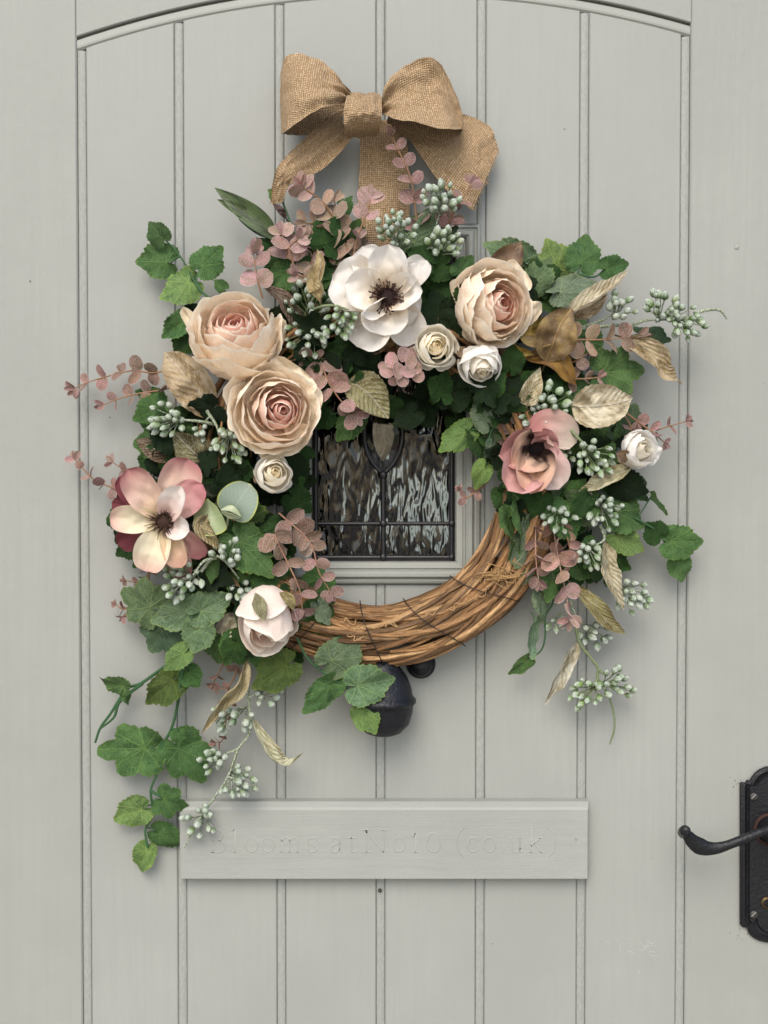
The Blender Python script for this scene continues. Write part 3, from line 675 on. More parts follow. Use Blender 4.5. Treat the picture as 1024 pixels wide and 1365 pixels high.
# loops: back sheet first
ribbon('loop_back', [(377,82,30,376,178,34),(384,84,18,388,180,18),(410,100,12,410,179,14),(440,115,12,440,166,16),(462,130,16,462,150,18)], seed=11)
ribbon('loop', [(468,124,44,470,140,52),(458,112,46,458,136,62),(444,96,46,440,142,72),(428,82,44,420,148,76),(408,74,42,398,162,76),(390,72,38,384,174,68),(378,82,32,376,179,46),(374,100,26,375,176,34)], bulge=.012, seed=2, rip=.0045, wr=.005)
ribbon('loop_back', [(616,150,40,617,172,54),(604,120,22,610,182,50),(580,110,16,585,187,48),(550,120,16,552,180,46),(520,135,18,516,164,44)], seed=14)
ribbon('loop', [(508,134,44,510,154,54),(515,112,46,523,158,66),(528,96,46,540,162,74),(546,84,46,560,166,76),(566,78,44,580,170,76),(584,83,42,597,172,74),(600,106,38,609,173,66),(611,135,34,616,172,56),(616,158,32,618,170,44)], bulge=-.016, seed=6, rip=.004, wr=.006)
ribbon('knot', [(466,123,34,506,125,34),(463,128,58,508,130,58),(459,142,72,509,146,72),(458,158,74,508,160,72),(460,174,62,506,172,60),(464,185,32,503,181,32)], bulge=.006, seed=9, wr=.006, rip=.0016)

# ================================================================ LEAVES
GC = {'D': (.015, .046, .010), 'M': (.038, .094, .027), 'L': (.084, .165, .046), 'G': (.064, .118, .054), 'T': (.082, .138, .080), 'X': (.004, .013, .003), 'Y': (.052, .098, .022), 'B': (.030, .060, .028)}  # X is near-black: shade of the hollows put into filler leaves
def key(th, tab):
    for (a0, r0), (a1, r1) in zip(tab, tab[1:]):
        if th <= a1: f = (th - a0) / (a1 - a0); f = f * f * (3 - 2 * f); return r0 + (r1 - r0) * f
    return tab[-1][1]
HEART = [(0, 1.0), (9, .86), (24, .73), (42, .73), (52, .70), (66, .62), (90, .58), (118, .52), (146, .42), (166, .28), (180, .05)]
LOBED = [(0, 1.0), (10, .90), (27, .68), (40, .78), (52, .86), (64, .74), (78, .58), (98, .68), (115, .66), (140, .50), (163, .34), (180, .05)]
def leaf_mesh(mb, pj, pt, wpx_m, roll, shape, rr, na=56, nr=6, cup=.10, fold=.12, droop=.15, nfrm=None):
    droop = rr.uniform(.02, .34); fold = fold * rr.uniform(.5, 2.0)
    tab = HEART if shape == 'h' else LOBED
    pj = pj.lerp(pt, .11)
    eu = (pt - pj); Ln = eu.length; eu = eu.normalized()
    n0 = nfrm or VIEW; n0 = (n0 - eu * n0.dot(eu)).normalized(); ev = n0.cross(eu)
    n = n0 * math.cos(roll) + ev * math.sin(roll); ev = n.cross(eu)
    ws = wpx_m / (Ln * (1.33 if shape == 'h' else 1.48))
    p1, p2, p3 = rr.uniform(0, 6), rr.uniform(0, 6), rr.uniform(0, 50); wv = rr.uniform(.02, .06); tooth = rr.choice([22, 24, 26])
    tws = rr.uniform(-.3, .3); asy = rr.uniform(-.08, .08); sgn = rr.choice([1, 1, 1, -1])
    rows, UV, RT = [], [], []
    for k in range(nr + 1):
        q = (k / nr) ** .85; row = []
        for i in range(na + 1):
            th = -179 + 358 * i / na; at = abs(th); rad = key(at, tab) * (1 + asy * math.sin(R(th)) + .05 * nz(th * .02, p3))
            if k == nr: rad *= 1 + .036 * (1 if i % 2 else -1) * rr.uniform(.5, 1.4) * (1 if at < 168 else 0)
            u, v = q * rad * math.cos(R(th)), q * rad * math.sin(R(th))
            z = fold * abs(v) * (1 if sgn > 0 else -.6) - droop * max(u, 0) ** 2 - cup * v * v * 1.2
            z += .05 * q * abs(math.sin(R(th) * 2.4)) + 1.5 * wv * q * q * math.sin(R(th) * 3 + p1) + .17 * q * nz(u * 2.4, v * 2.4, p3) + .05 * q * nz(u * 6, v * 6, p3) + .035 * (q ** 5) * nz(math.cos(R(th)) * 5, math.sin(R(th)) * 5, p2) + tws * u * v
            row.append(pj + eu * (u * Ln) + ev * (v * Ln * ws) + n * (z * Ln)); UV.append((u, v)); RT.append((q, th / 180))
        rows.append(row)
    mb.grid(rows, uv=UV, rt=RT)
def jit(c, a=.24, rr=rng):
    k = rr.uniform(1 - a, 1 + a); return tuple(x * k * rr.uniform(.94, 1.06) for x in c)
def stem_add(mb, pts, r0, r1): mb.tube([P(x, y, d / 1000) for x, y, d in pts], (r0, r1), 6, n=len(pts) * 5)
LR = random.Random(23)
def ivy(label, stems, leaves, group='trailing ivy sprigs', stemcol=(.03, .085, .03), name='ivy_sprig', srad=.0013, cat='ivy'):
    """stems: list of point lists (px,py,mm). leaves: (jx,jy,tx,ty,width,colour,depth mm[,roll deg,shape,tip depth offset])"""
    if stems: base = P(*stems[0][0][:2], stems[0][0][2] / 1000)
    else: base = P(leaves[0][0], leaves[0][1], leaves[0][6] / 1000 - .004)
    root = thing(name, base, label, cat, group)
    sm = MB(); anchors = []
    for st in stems:
        stem_add(sm, st, srad, srad * .6); anchors += spline(st, len(st) * 6)
    for L_ in leaves:
        jx, jy, tx, ty, wd, ck, dp = L_[:7]; roll = L_[7] if len(L_) > 7 else LR.uniform(-18, 18); shp = L_[8] if len(L_) > 8 else 'h'; dt = L_[9] if len(L_) > 9 else LR.uniform(-5, 5)
        pj = P(jx, jy, dp / 1000); pt = P(tx, ty, (dp + dt) / 1000); wm = wd * K(dp / 1000)
        b = MB(); leaf_mesh(b, pj, pt, wm / max(.35, math.cos(R(roll))), R(roll), shp, LR)
        b.build('leaf', M_leaf, root, color=jit(GC[ck], .2, LR), origin=pj)
        if anchors:
            a = min(anchors, key=lambda q: (q[0] - jx) ** 2 + (q[1] - jy) ** 2)
            if (a[0] - jx) ** 2 + (a[1] - jy) ** 2 < 60 ** 2:
                m_ = ((a[0] + jx) / 2 + 1, (a[1] + jy) / 2 - 2, (a[2] + dp) / 2 - 1); sm.tube([P(*q[:2], q[2] / 1000) for q in ((a[0], a[1], a[2]), m_, (jx, jy, dp))], .0008, 5, n=7)
        else:
            sm.tube([pj, pj + Vector((0, .012, 0)) + (pj - pt).normalized() * .006], .0008, 5, n=3)
    sm.build('stem', M_stem, root, color=stemcol, origin=base)
    return root

ivy('ivy sprig of four green leaves on the far upper left, above the left blush rose', [[(290,405,50),(268,388,46),(258,373,42),(247,352,38),(232,331,36),(219,319,34)],[(268,388,46),(262,373,44),(266,359,42)]],
    [(219,320,195,295,36,'M',36,10,'h',4),(228,350,176,348,54,'M',30,8,'h',0),(257,374,208,396,54,'L',40,-8,'h',2),(266,358,299,328,50,'M',44,0,'h',0)])
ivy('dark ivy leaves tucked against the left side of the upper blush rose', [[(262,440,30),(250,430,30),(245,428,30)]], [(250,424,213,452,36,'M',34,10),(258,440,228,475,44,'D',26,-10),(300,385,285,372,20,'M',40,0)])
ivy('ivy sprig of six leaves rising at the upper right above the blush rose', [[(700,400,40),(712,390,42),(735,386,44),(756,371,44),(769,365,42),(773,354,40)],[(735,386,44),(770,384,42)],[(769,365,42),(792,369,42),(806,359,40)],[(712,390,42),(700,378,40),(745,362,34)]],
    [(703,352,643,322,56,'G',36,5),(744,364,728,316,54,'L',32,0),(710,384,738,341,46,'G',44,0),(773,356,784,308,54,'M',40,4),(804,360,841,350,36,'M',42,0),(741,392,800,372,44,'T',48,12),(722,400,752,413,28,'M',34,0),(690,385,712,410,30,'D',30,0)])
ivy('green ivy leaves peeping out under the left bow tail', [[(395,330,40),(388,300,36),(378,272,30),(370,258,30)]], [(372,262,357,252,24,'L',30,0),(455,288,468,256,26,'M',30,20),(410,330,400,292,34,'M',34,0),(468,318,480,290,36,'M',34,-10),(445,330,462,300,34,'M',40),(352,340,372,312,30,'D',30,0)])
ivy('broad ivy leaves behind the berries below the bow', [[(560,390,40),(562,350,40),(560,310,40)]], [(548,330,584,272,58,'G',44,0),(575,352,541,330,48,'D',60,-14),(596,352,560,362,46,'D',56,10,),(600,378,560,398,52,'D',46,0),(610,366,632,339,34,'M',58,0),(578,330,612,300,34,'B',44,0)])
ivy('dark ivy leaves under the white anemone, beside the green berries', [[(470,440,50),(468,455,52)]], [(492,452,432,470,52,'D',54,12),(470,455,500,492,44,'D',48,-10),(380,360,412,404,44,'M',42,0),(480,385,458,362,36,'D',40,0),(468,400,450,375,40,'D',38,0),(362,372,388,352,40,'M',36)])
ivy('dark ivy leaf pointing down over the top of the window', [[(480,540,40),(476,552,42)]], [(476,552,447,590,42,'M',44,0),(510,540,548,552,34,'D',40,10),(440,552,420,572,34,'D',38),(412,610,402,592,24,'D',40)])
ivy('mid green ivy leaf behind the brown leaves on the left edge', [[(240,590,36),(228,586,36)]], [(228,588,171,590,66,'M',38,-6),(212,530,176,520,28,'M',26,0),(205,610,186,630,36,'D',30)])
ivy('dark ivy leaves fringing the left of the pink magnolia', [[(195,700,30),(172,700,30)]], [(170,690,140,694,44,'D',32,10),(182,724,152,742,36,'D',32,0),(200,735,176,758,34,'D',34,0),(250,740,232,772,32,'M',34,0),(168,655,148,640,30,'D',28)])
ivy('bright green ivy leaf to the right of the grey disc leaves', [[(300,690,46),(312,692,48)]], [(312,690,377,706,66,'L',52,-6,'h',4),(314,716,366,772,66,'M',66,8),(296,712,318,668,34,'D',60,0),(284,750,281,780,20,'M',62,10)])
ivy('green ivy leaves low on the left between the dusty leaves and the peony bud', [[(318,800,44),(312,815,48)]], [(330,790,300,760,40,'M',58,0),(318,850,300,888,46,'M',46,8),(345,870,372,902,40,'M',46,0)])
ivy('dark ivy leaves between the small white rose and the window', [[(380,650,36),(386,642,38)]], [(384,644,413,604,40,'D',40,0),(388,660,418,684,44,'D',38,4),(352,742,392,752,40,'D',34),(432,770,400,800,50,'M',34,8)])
ivy('large dusty grape-like ivy leaves clustered at the lower left', [[(300,800,40),(270,828,44),(252,850,44),(250,868,44),(244,892,40),(240,915,34),(236,944,28),(227,975,24),(212,1001,22),(210,1029,21),(201,1054,20),(204,1084,18),(194,1106,18),(197,1130,18)],
    [(250,868,44),(215,892,30),(188,911,26),(169,919,24),(147,952,20),(134,970,18),(127,990,16)],[(212,1001,22),(222,992,22)],[(201,1054,20),(214,1062,20)],[(190,911,26),(160,935,22),(152,956,20),(134,971,18)]],
    [(206,812,157,789,72,'G',44,8,'l',0),(219,836,198,870,66,'B',38,-12,'l',0),(258,814,197,828,52,'G',56,6,'h',-3),(262,818,312,792,54,'G',58,0,'h',3),(267,834,256,873,52,'G',62,0,'h',2),(249,868,216,896,36,'L',54,0,'h',2),(296,848,292,887,52,'M',44,6,'h',-2),
     (250,893,266,918,38,'M',36,0),(236,903,191,942,50,'Y',32,0,'h',2),(169,916,129,906,32,'M',26,24),(166,922,172,941,14,'M',24,30),(202,997,128,1000,76,'M',20,4,'l',2),(234,992,272,1048,72,'M',24,0,'l',0),(238,975,240,994,24,'M',34,30),(194,1076,148,1095,48,'L',18,0),(214,1064,249,1078,48,'M',20,6,'l'),(208,1108,252,1128,38,'M',14,0),(196,1129,186,1167,36,'L',16,0)], srad=.0021)
ivy('ivy sprig of four leaves trailing over the twigs in front of the knocker', [[(396,850,56),(412,880,58),(440,903,58),(461,915,58),(466,932,58),(482,946,58)],[(440,903,58),(444,910,57)],[(461,915,58),(475,913,58)],[(420,888,58),(438,884,60)]],
    [(436,885,490,847,58,'G',62,6),(470,915,530,906,64,'G',66,0),(445,909,402,956,44,'M',58,10),(482,943,502,981,42,'L',60,0)])
ivy('ivy leaves at the left end of the bare twigs beside the peony bud', [[(410,800,50),(425,815,50)]], [(428,812,393,858,52,'D',58,8),(440,805,408,794,30,'M',56,10),(424,805,440,836,28,'T',66,0),(388,884,333,920,60,'Y',52,0),(345,735,330,780,50,'M',40,4)])
ivy('dusty ivy leaves hanging over the right edge of the window', [[(668,560,50),(655,575,50),(650,600,50),(647,620,48)],[(655,575,50),(640,572,48),(627,573,46)]], [(652,566,632,527,40,'T',54,10),(655,590,646,616,20,'T',50,25),(626,573,584,603,42,'L',46,0),(647,620,634,653,32,'L',48,0),(660,575,640,590,28,'G',46,20)])
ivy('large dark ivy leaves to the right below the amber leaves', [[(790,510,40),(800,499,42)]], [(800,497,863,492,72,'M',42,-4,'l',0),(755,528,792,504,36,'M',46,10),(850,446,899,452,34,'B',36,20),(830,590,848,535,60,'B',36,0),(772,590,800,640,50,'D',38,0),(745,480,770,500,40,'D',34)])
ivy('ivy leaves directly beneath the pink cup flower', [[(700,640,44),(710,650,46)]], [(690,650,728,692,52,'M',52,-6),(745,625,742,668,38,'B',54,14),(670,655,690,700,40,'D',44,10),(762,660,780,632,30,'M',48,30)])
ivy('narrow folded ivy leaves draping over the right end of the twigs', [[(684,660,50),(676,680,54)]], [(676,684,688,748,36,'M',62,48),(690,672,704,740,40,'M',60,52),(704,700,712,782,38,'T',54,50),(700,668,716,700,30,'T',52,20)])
ivy('trailing ivy with a dangling heart leaf at the far right', [[(800,650,40),(830,680,40),(860,698,38),(876,708,36),(887,724,34),(898,736,32),(904,746,30)]],
    [(757,668,795,703,50,'G',50,0),(816,680,864,704,58,'M',46,6),(820,712,862,736,42,'L',38,0),(880,716,860,696,40,'D',40,12),(888,722,943,722,54,'M',38,0,'h',2),(904,745,911,779,38,'M',30,0),(815,640,872,667,42,'D',44,8),(868,662,892,688,12,'M',40,30),(850,640,862,655,20,'G',44,0),(816,745,834,762,24,'M',34),(760,745,800,768,50,'M',36,10)])
ivy('curling pale-backed ivy tendril hanging at the lower right', [[(735,770,40),(738,800,38),(727,822,36),(727,846,34),(722,866,32),(706,879,30)]], [(722,786,726,834,30,'T',44,30),(712,826,707,881,20,'T',40,40),(704,879,678,901,24,'M',32,10),(735,760,728,806,30,'M',44,40),(722,760,744,800,28,'G',42,-20)])

# dark filler foliage by the twig ring, deep shade put into its near-black colour
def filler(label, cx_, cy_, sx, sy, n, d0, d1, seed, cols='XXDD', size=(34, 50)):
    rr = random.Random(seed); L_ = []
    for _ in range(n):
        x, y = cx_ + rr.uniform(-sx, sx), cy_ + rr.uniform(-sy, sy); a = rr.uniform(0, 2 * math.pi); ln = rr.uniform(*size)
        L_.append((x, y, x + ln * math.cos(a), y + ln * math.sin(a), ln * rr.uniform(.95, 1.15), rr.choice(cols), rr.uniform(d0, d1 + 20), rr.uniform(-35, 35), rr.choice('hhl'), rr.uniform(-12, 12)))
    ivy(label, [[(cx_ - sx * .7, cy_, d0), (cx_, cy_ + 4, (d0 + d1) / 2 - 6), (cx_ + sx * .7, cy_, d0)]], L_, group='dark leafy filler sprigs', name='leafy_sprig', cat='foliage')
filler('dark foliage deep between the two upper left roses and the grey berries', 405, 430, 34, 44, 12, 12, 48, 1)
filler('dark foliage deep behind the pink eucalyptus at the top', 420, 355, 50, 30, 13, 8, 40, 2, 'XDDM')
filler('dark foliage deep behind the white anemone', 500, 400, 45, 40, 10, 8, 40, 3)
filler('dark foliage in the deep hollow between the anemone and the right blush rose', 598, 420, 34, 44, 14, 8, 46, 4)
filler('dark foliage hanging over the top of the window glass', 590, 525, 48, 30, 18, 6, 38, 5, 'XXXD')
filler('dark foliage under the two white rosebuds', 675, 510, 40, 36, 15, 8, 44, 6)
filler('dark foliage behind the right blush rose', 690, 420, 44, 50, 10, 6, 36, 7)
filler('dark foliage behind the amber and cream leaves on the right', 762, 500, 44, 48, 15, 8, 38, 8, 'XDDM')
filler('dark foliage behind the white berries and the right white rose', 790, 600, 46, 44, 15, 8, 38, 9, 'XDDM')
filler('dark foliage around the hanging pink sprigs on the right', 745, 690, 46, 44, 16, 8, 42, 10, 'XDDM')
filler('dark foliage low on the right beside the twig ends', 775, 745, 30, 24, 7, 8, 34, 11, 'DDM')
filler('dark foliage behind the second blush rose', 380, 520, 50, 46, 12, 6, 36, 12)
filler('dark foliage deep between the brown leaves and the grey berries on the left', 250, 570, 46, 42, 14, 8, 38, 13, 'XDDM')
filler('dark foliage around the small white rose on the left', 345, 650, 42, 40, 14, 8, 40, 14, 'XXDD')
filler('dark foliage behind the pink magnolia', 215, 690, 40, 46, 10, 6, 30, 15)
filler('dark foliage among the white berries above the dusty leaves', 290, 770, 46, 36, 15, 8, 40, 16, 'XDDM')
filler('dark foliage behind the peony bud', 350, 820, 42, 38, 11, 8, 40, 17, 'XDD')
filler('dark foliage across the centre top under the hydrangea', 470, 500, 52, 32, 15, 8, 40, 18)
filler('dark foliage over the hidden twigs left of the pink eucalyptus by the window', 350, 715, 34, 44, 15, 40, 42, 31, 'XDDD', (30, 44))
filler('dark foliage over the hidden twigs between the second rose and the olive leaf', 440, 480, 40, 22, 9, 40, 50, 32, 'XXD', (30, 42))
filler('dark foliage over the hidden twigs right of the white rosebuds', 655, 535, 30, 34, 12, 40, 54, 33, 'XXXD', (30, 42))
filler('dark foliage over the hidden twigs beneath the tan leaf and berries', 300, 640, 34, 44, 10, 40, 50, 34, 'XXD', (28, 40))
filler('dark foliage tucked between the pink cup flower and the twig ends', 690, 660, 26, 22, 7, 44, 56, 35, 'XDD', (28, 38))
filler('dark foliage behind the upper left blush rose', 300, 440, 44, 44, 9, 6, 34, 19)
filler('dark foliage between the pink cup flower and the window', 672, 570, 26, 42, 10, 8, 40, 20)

# ================================================================ BLADES (petals, dried leaves)
def prof_w(kind, t):
    if kind == 'ovate': return max(0.0, math.sin(math.pi * min(1, t) ** .78)) ** .85 * (1 if t < .999 else 0)
    if kind == 'lance': return max(0.0, math.sin(math.pi * t ** .9)) ** .9
    if kind == 'obov': return (math.sin(math.pi * min(.5, t * .62)) ** .9 * (1 - max(0, (t - .55) / .45) ** 3.2) ** .55 * .98 + .10 * (1 - t))
    if kind == 'petal': return (.22 + .78 * math.sin(math.pi / 2 * min(1, t / .62)) ** 1.0) * max(0, 1 - max(0, (t - .60) / .40) ** 2.6) ** .5
    if kind == 'disc': return math.sqrt(max(0, 1 - (2 * t - 1) ** 2))
    return 1
def blade(mb, pts, wd, kind='ovate', roll=(0, 0), cup=0.0, fold=0.0, crink=.0, nt=14, ns=9, rr=rng, colf=None, ruff=0.0, tooth=0.0, nref=None):
    """pts world points along the midrib; wd metres full width"""
    C = spline(pts, nt + 1); V, UV, RT, CC = [], [], [], []; sd = rr.uniform(0, 90); k2 = rr.uniform(0, 6)
    for i in range(nt + 1):
        t = i / nt; T = Vector(C[min(i + 1, nt)] - C[max(i - 1, 0)]).normalized(); n0 = nref or VIEW
        N_ = (n0 - T * n0.dot(T)); N_ = N_.normalized() if N_.length > 1e-4 else Vector((0, 0, 1)); B = N_.cross(T)
        a = R(roll[0] + (roll[1] - roll[0]) * t); N2 = N_ * math.cos(a) + B * math.sin(a); B2 = N2.cross(T)
        hw = max(wd / 2 * prof_w(kind, t), wd * .004)
        if tooth: hw *= 1 + tooth * (1 if i % 2 else -1)
        row = []
        for j in range(ns):
            s = -1 + 2 * j / (ns - 1)
            z = cup * s * s * hw + fold * abs(s) * hw + crink * nz(t * 5 + sd, s * 2.2, sd) * hw * 2 + crink * .5 * nz(t * 11 + sd, s * 5, sd) * hw + ruff * wd * (abs(s) ** 3) * math.sin(t * 15 + k2 + (2 if s > 0 else 0)) * t
            bend = 1 - .12 * (abs(cup) + abs(fold)) * s * s
            row.append(Vector(C[i]) + B2 * (s * hw * bend) + N2 * z); UV.append((t, s * prof_w(kind, t))); 
            edge = max(t ** 3 if kind in ('petal', 'obov') else t ** 6, abs(s) ** 2 if kind in ('disc',) else (abs(s) ** 3) * (1 if t > .2 else .3)); RT.append((edge, s))
            CC.append(colf(t, s) if colf else (1, 1, 1))
        V.append(row)
    mb.grid(V, uv=UV, rt=RT, c=CC)
DR = random.Random(77)
def dried(label, pts, wd, col, m=None, kind='ovate', roll=(0, 0), cup=.3, fold=.15, crink=.22, group='dried cream and amber leaves', tooth=.0, ruff=.05, name='dried_leaf', cat='leaf'):
    W = [P(x, y, d / 1000) for x, y, d in pts]; b = MB()
    blade(b, W, wd * K(pts[0][2] / 1000), kind, roll, cup, fold, crink, 26, 13, DR, ruff=ruff, tooth=tooth)
    b.tube([W[0] + (W[0] - Vector(spline(W, 9)[1])).normalized() * .010 + Vector((0, .004, 0)), W[0], Vector(spline(W, 9)[1])], .0009, 5, n=6)
    o = b.build(name, m or M_dry, None, color=col, origin=W[0]); return tag(o, label, cat, group)
CREAM = (.56, .50, .36); TAN = (.40, .31, .19); AMB = (.16, .105, .045); BRN = (.13, .085, .045); OLV = (.15, .14, .065); GOLD = (.46, .36, .18)
dried('large frosted tan leaf on the left between the upper rose and the berries', [(284,557,46),(262,520,54),(238,490,56),(219,469,50)], 58, TAN, roll=(8, -6), tooth=.02)
dried('small brown leaf pointing left above the pink magnolia', [(232,612,50),(205,598,56),(182,586,52)], 30, BRN, crink=.18, tooth=.02)
dried('broad olive brown leaf above the pink magnolia', [(296,628,48),(264,608,58),(230,575,58)], 56, OLV, crink=.2, tooth=.02)
dried('olive leaf pointing down at the top centre of the window', [(466,506,54),(492,526,62),(518,558,58)], 54, (.22, .20, .09), roll=(10, 0), crink=.14, tooth=.02)
dried('twisted golden curled leaf left of the white anemone', [(428,404,74),(428,388,80),(424,375,82),(428,352,84),(423,332,80)], 26, GOLD, roll=(60, 0), kind='ovate', cup=.6)
dried('large amber leaf at the lower right of the right blush rose', [(728,482,60),(738,455,68),(748,432,70),(762,412,64)], 58, AMB, M_amber, roll=(-8, 8), crink=.12, cup=.2)
dried('amber brown leaf folded under the right blush rose', [(700,478,50),(735,478,60),(752,495,58),(768,513,52)], 34, (.16, .085, .02), M_amber, roll=(30, 10), crink=.12)
dried('slim yellow amber leaf edge beneath the right blush rose', [(672,456,58),(695,466,64),(712,473,62)], 18, (.30, .20, .05), M_amber, roll=(-50, -50), crink=.1)
dried('second amber leaf lying across the lower part of the large amber one', [(765,442,56),(735,440,64),(708,446,64),(694,432,60)], 40, (.19, .13, .035), M_amber, roll=(0, 20), crink=.1)
dried('plain brown leaf rising behind the right blush rose', [(660,375,40),(676,350,46),(695,322,44)], 44, (.11, .065, .035), M_amber, roll=(10, 0), crink=.06)
dried('long cream curled leaf at the upper right below the ivy', [(758,420,54),(785,404,62),(812,385,60),(838,361,54)], 26, CREAM, roll=(42, 20), cup=.7, fold=.5)
dried('tan underside leaf beneath the long cream curled leaf', [(762,424,48),(790,410,52),(810,392,50)], 20, TAN, roll=(-20, -30))
dried('golden tan twisted leaf hanging at the far right', [(830,450,44),(856,462,52),(876,480,54),(888,500,50),(909,511,44)], 32, (.44, .35, .21), roll=(-15, 35), cup=.5, ruff=.12, crink=.3)
dried('large crinkled cream leaf right of centre above the right white rose', [(762,541,62),(790,542,74),(818,538,74),(843,532,66)], 60, CREAM, roll=(-8, 6), cup=.25, fold=.1, crink=.2, tooth=.02)
dried('small upright cream leaf above the pink cup flower', [(703,541,60),(708,520,66),(720,489,62)], 30, (.50, .44, .28), roll=(20, -20), cup=.5)
dried('cream folded leaf below the right white rose', [(842,621,58),(818,634,66),(795,646,66),(772,655,58)], 28, (.50, .47, .30), roll=(-38, -30), cup=.3, tooth=.02)
dried('pale long twisted leaf hanging among the right berries', [(806,722,50),(806,750,58),(816,778,60),(831,813,54)], 30, (.44, .40, .27), roll=(35, 15), cup=.6, ruff=.08, crink=.3)
dried('olive gold leaf pointing down right at the lower right', [(764,780,34),(790,806,40),(812,830,38),(834,845,32)], 26, (.26, .23, .09), roll=(25, 0), cup=.4)
dried('pale papery leaf hanging lowest at the lower right', [(769,854,30),(756,880,36),(742,908,36),(727,939,30)], 24, (.48, .46, .36), roll=(40, 10), cup=.6, ruff=.1, crink=.3)
dried('long cream and brown leaf curving down left under the peony bud', [(328,880,46),(318,912,50),(292,940,46),(269,977,38)], 24, (.42, .36, .2), roll=(50, 35), cup=.6)
dried('twisted cream and green leaf pointing right below the peony bud', [(337,957,34),(350,985,38),(366,1010,40),(385,1018,38),(405,1003,32)], 22, (.50, .50, .34), roll=(20, 75), cup=.5, kind='lance')
dried('brown curved leaf behind the right side of the upper left rose', [(350,380,56),(378,400,60),(392,428,56),(394,452,50)], 26, (.14, .09, .06), roll=(20, 30), kind='lance')
dried('yellow brown leaf between the two left roses and the berries', [(378,445,40),(392,460,48),(402,478,46)], 24, (.22, .15, .04), M_amber)
dried('small gold edged curled leaf beside the grey disc leaves', [(275,688,74),(268,700,80),(282,715,80),(298,733,72)], 24, (.34, .28, .14), roll=(30, -30), cup=.7, crink=.25)
dried('small brown tan leaf pointing right below the white anemone', [(545,468,50),(534,455,56),(516,448,54)], 24, (.20, .15, .07), M_amber)
dried('brown round leaf under the white anemone', [(495,470,56),(508,458,62),(526,454,58)], 22, (.17, .11, .055), M_amber, kind='disc')
dried('brown pointed sepal between the anemone and the white rose', [(566,448,50),(576,428,56),(580,412,52)], 18, (.18, .13, .07), M_amber)
dried('greyed taupe petal tucked under the peony bud', [(322,822,40),(304,836,46),(298,852,44)], 34, (.30, .27, .22), M_amber)
# long lobed leaf, upper left
dried('long lobed green and bronze leaf pointing up left beside the bow tail', [(372,322,40),(350,298,44),(320,275,42),(286,250,36)], 30, (.050, .075, .030), M_amber, roll=(10, 10), kind='lance', cup=.15, fold=.2, crink=.06, ruff=0, group='long lobed leaves')
dried('lower lobe leaf of bluish green under the long bronze leaf', [(366,318,36),(345,306,38),(318,292,34)], 15, (.035, .075, .05), M_amber, roll=(0, 0), kind='lance', crink=.05, group='long lobed leaves')
dried('notched end lobe leaf at the far tip of the long bronze leaf', [(345,294,40),(318,280,42),(290,266,36)], 16, (.055, .08, .03), M_amber, roll=(0, 0), kind='lance', crink=.05, group='long lobed leaves')
dried('dark bronze leaf sliver beside the long green leaf', [(382,292,34),(374,280,38),(364,272,36)], 10, (.06, .035, .035), M_amber, kind='lance')

# disc eucalyptus leaves
disc = thing('disc_leaf_sprig', P(306, 690, .066), 'sprig of large waxy grey green disc leaves with yellow rims right of the magnolia', 'eucalyptus')
for pts, wd, col, rl in (([(306,690,70),(316,672,76),(334,645,74)], 56, (.17,.22,.17), 6), ([(296,686,68),(282,690,74),(258,694,70)], 54, (.22,.27,.13), -20), ([(292,676,56),(284,650,58),(276,628,54)], 52, (.075,.09,.055), 10), ([(298,700,52),(306,716,54),(312,738,50)], 40, (.13,.16,.11), 0)):
    W = [P(x, y, d / 1000) for x, y, d in pts]; b = MB(); blade(b, W, wd * K(.07), 'disc', (rl, rl), cup=.12, nt=18, ns=13, rr=DR); b.build('disc_leaf', M_round, disc, color=col, origin=W[0])
for rl, o_ in ((60, 0), (-60, 2)):
    W = [P(294, 680 + o_, .080), P(308, 681 + o_ * 2, .086), P(322, 689 + o_, .080)]; b = MB(); blade(b, W, 16 * K(.08), 'lance', (rl, rl), cup=.5, nt=10, ns=7, rr=DR); b.build('young_leaf', M_round, disc, color=(.34, .38, .24), origin=W[0])
b = MB(); b.ball(P(307, 684, .083), .003, 8); b.tube([P(296, 735, .04), P(302, 705, .06), P(305, 685, .07)], .0012, 6); b.build('stem', M_stem, disc, color=(.3, .33, .2))

# ================================================================ PINK EUCALYPTUS SPRIGS
def unit_disc(seed, asp=.8, cup=.12):
    rr = random.Random(seed); b = MB()
    blade(b, [Vector((0, 0, 0)), Vector((.5, 0, .03)), Vector((1, 0, -.08 * rr.uniform(-1, 1)))], asp, 'disc', (0, rr.uniform(-12, 12)), cup=cup, crink=.05, nt=9, ns=7, rr=rr, nref=Vector((0, 0, 1)))
    me = b.mesh('round_leaf'); me.materials.append(M_euc); return me
EUC = [unit_disc(i, a, c) for i, (a, c) in enumerate([(.85, .12), (.7, .2), (.95, .1), (.6, .3), (.8, -.15), (.75, .4)])]
def frame(dirv, nrm):
    x = dirv.normalized(); n = nrm - x * nrm.dot(x); n = n.normalized() if n.length > 1e-3 else x.orthogonal().normalized(); y = n.cross(x)
    return Matrix((x, y, n)).transposed()
def put_unit(me, name, parent, base, dirv, nrm, ln, wd, col, th=None):
    o = bpy.data.objects.new(name, me); COL.objects.link(o); o.parent = parent; pl = wloc(parent)
    o.matrix_basis = Matrix.Translation(Vector(base) - pl) @ frame(dirv, nrm).to_4x4() @ Matrix.Diagonal((ln, wd, th or (ln + wd) / 2, 1)); o.color = (*col, 1); return o
MAU = (.23, .125, .105); PNK = (.33, .205, .18); BRW = (.165, .10, .06); TN = (.26, .175, .11); DK = (.10, .06, .035)
ER = random.Random(41)
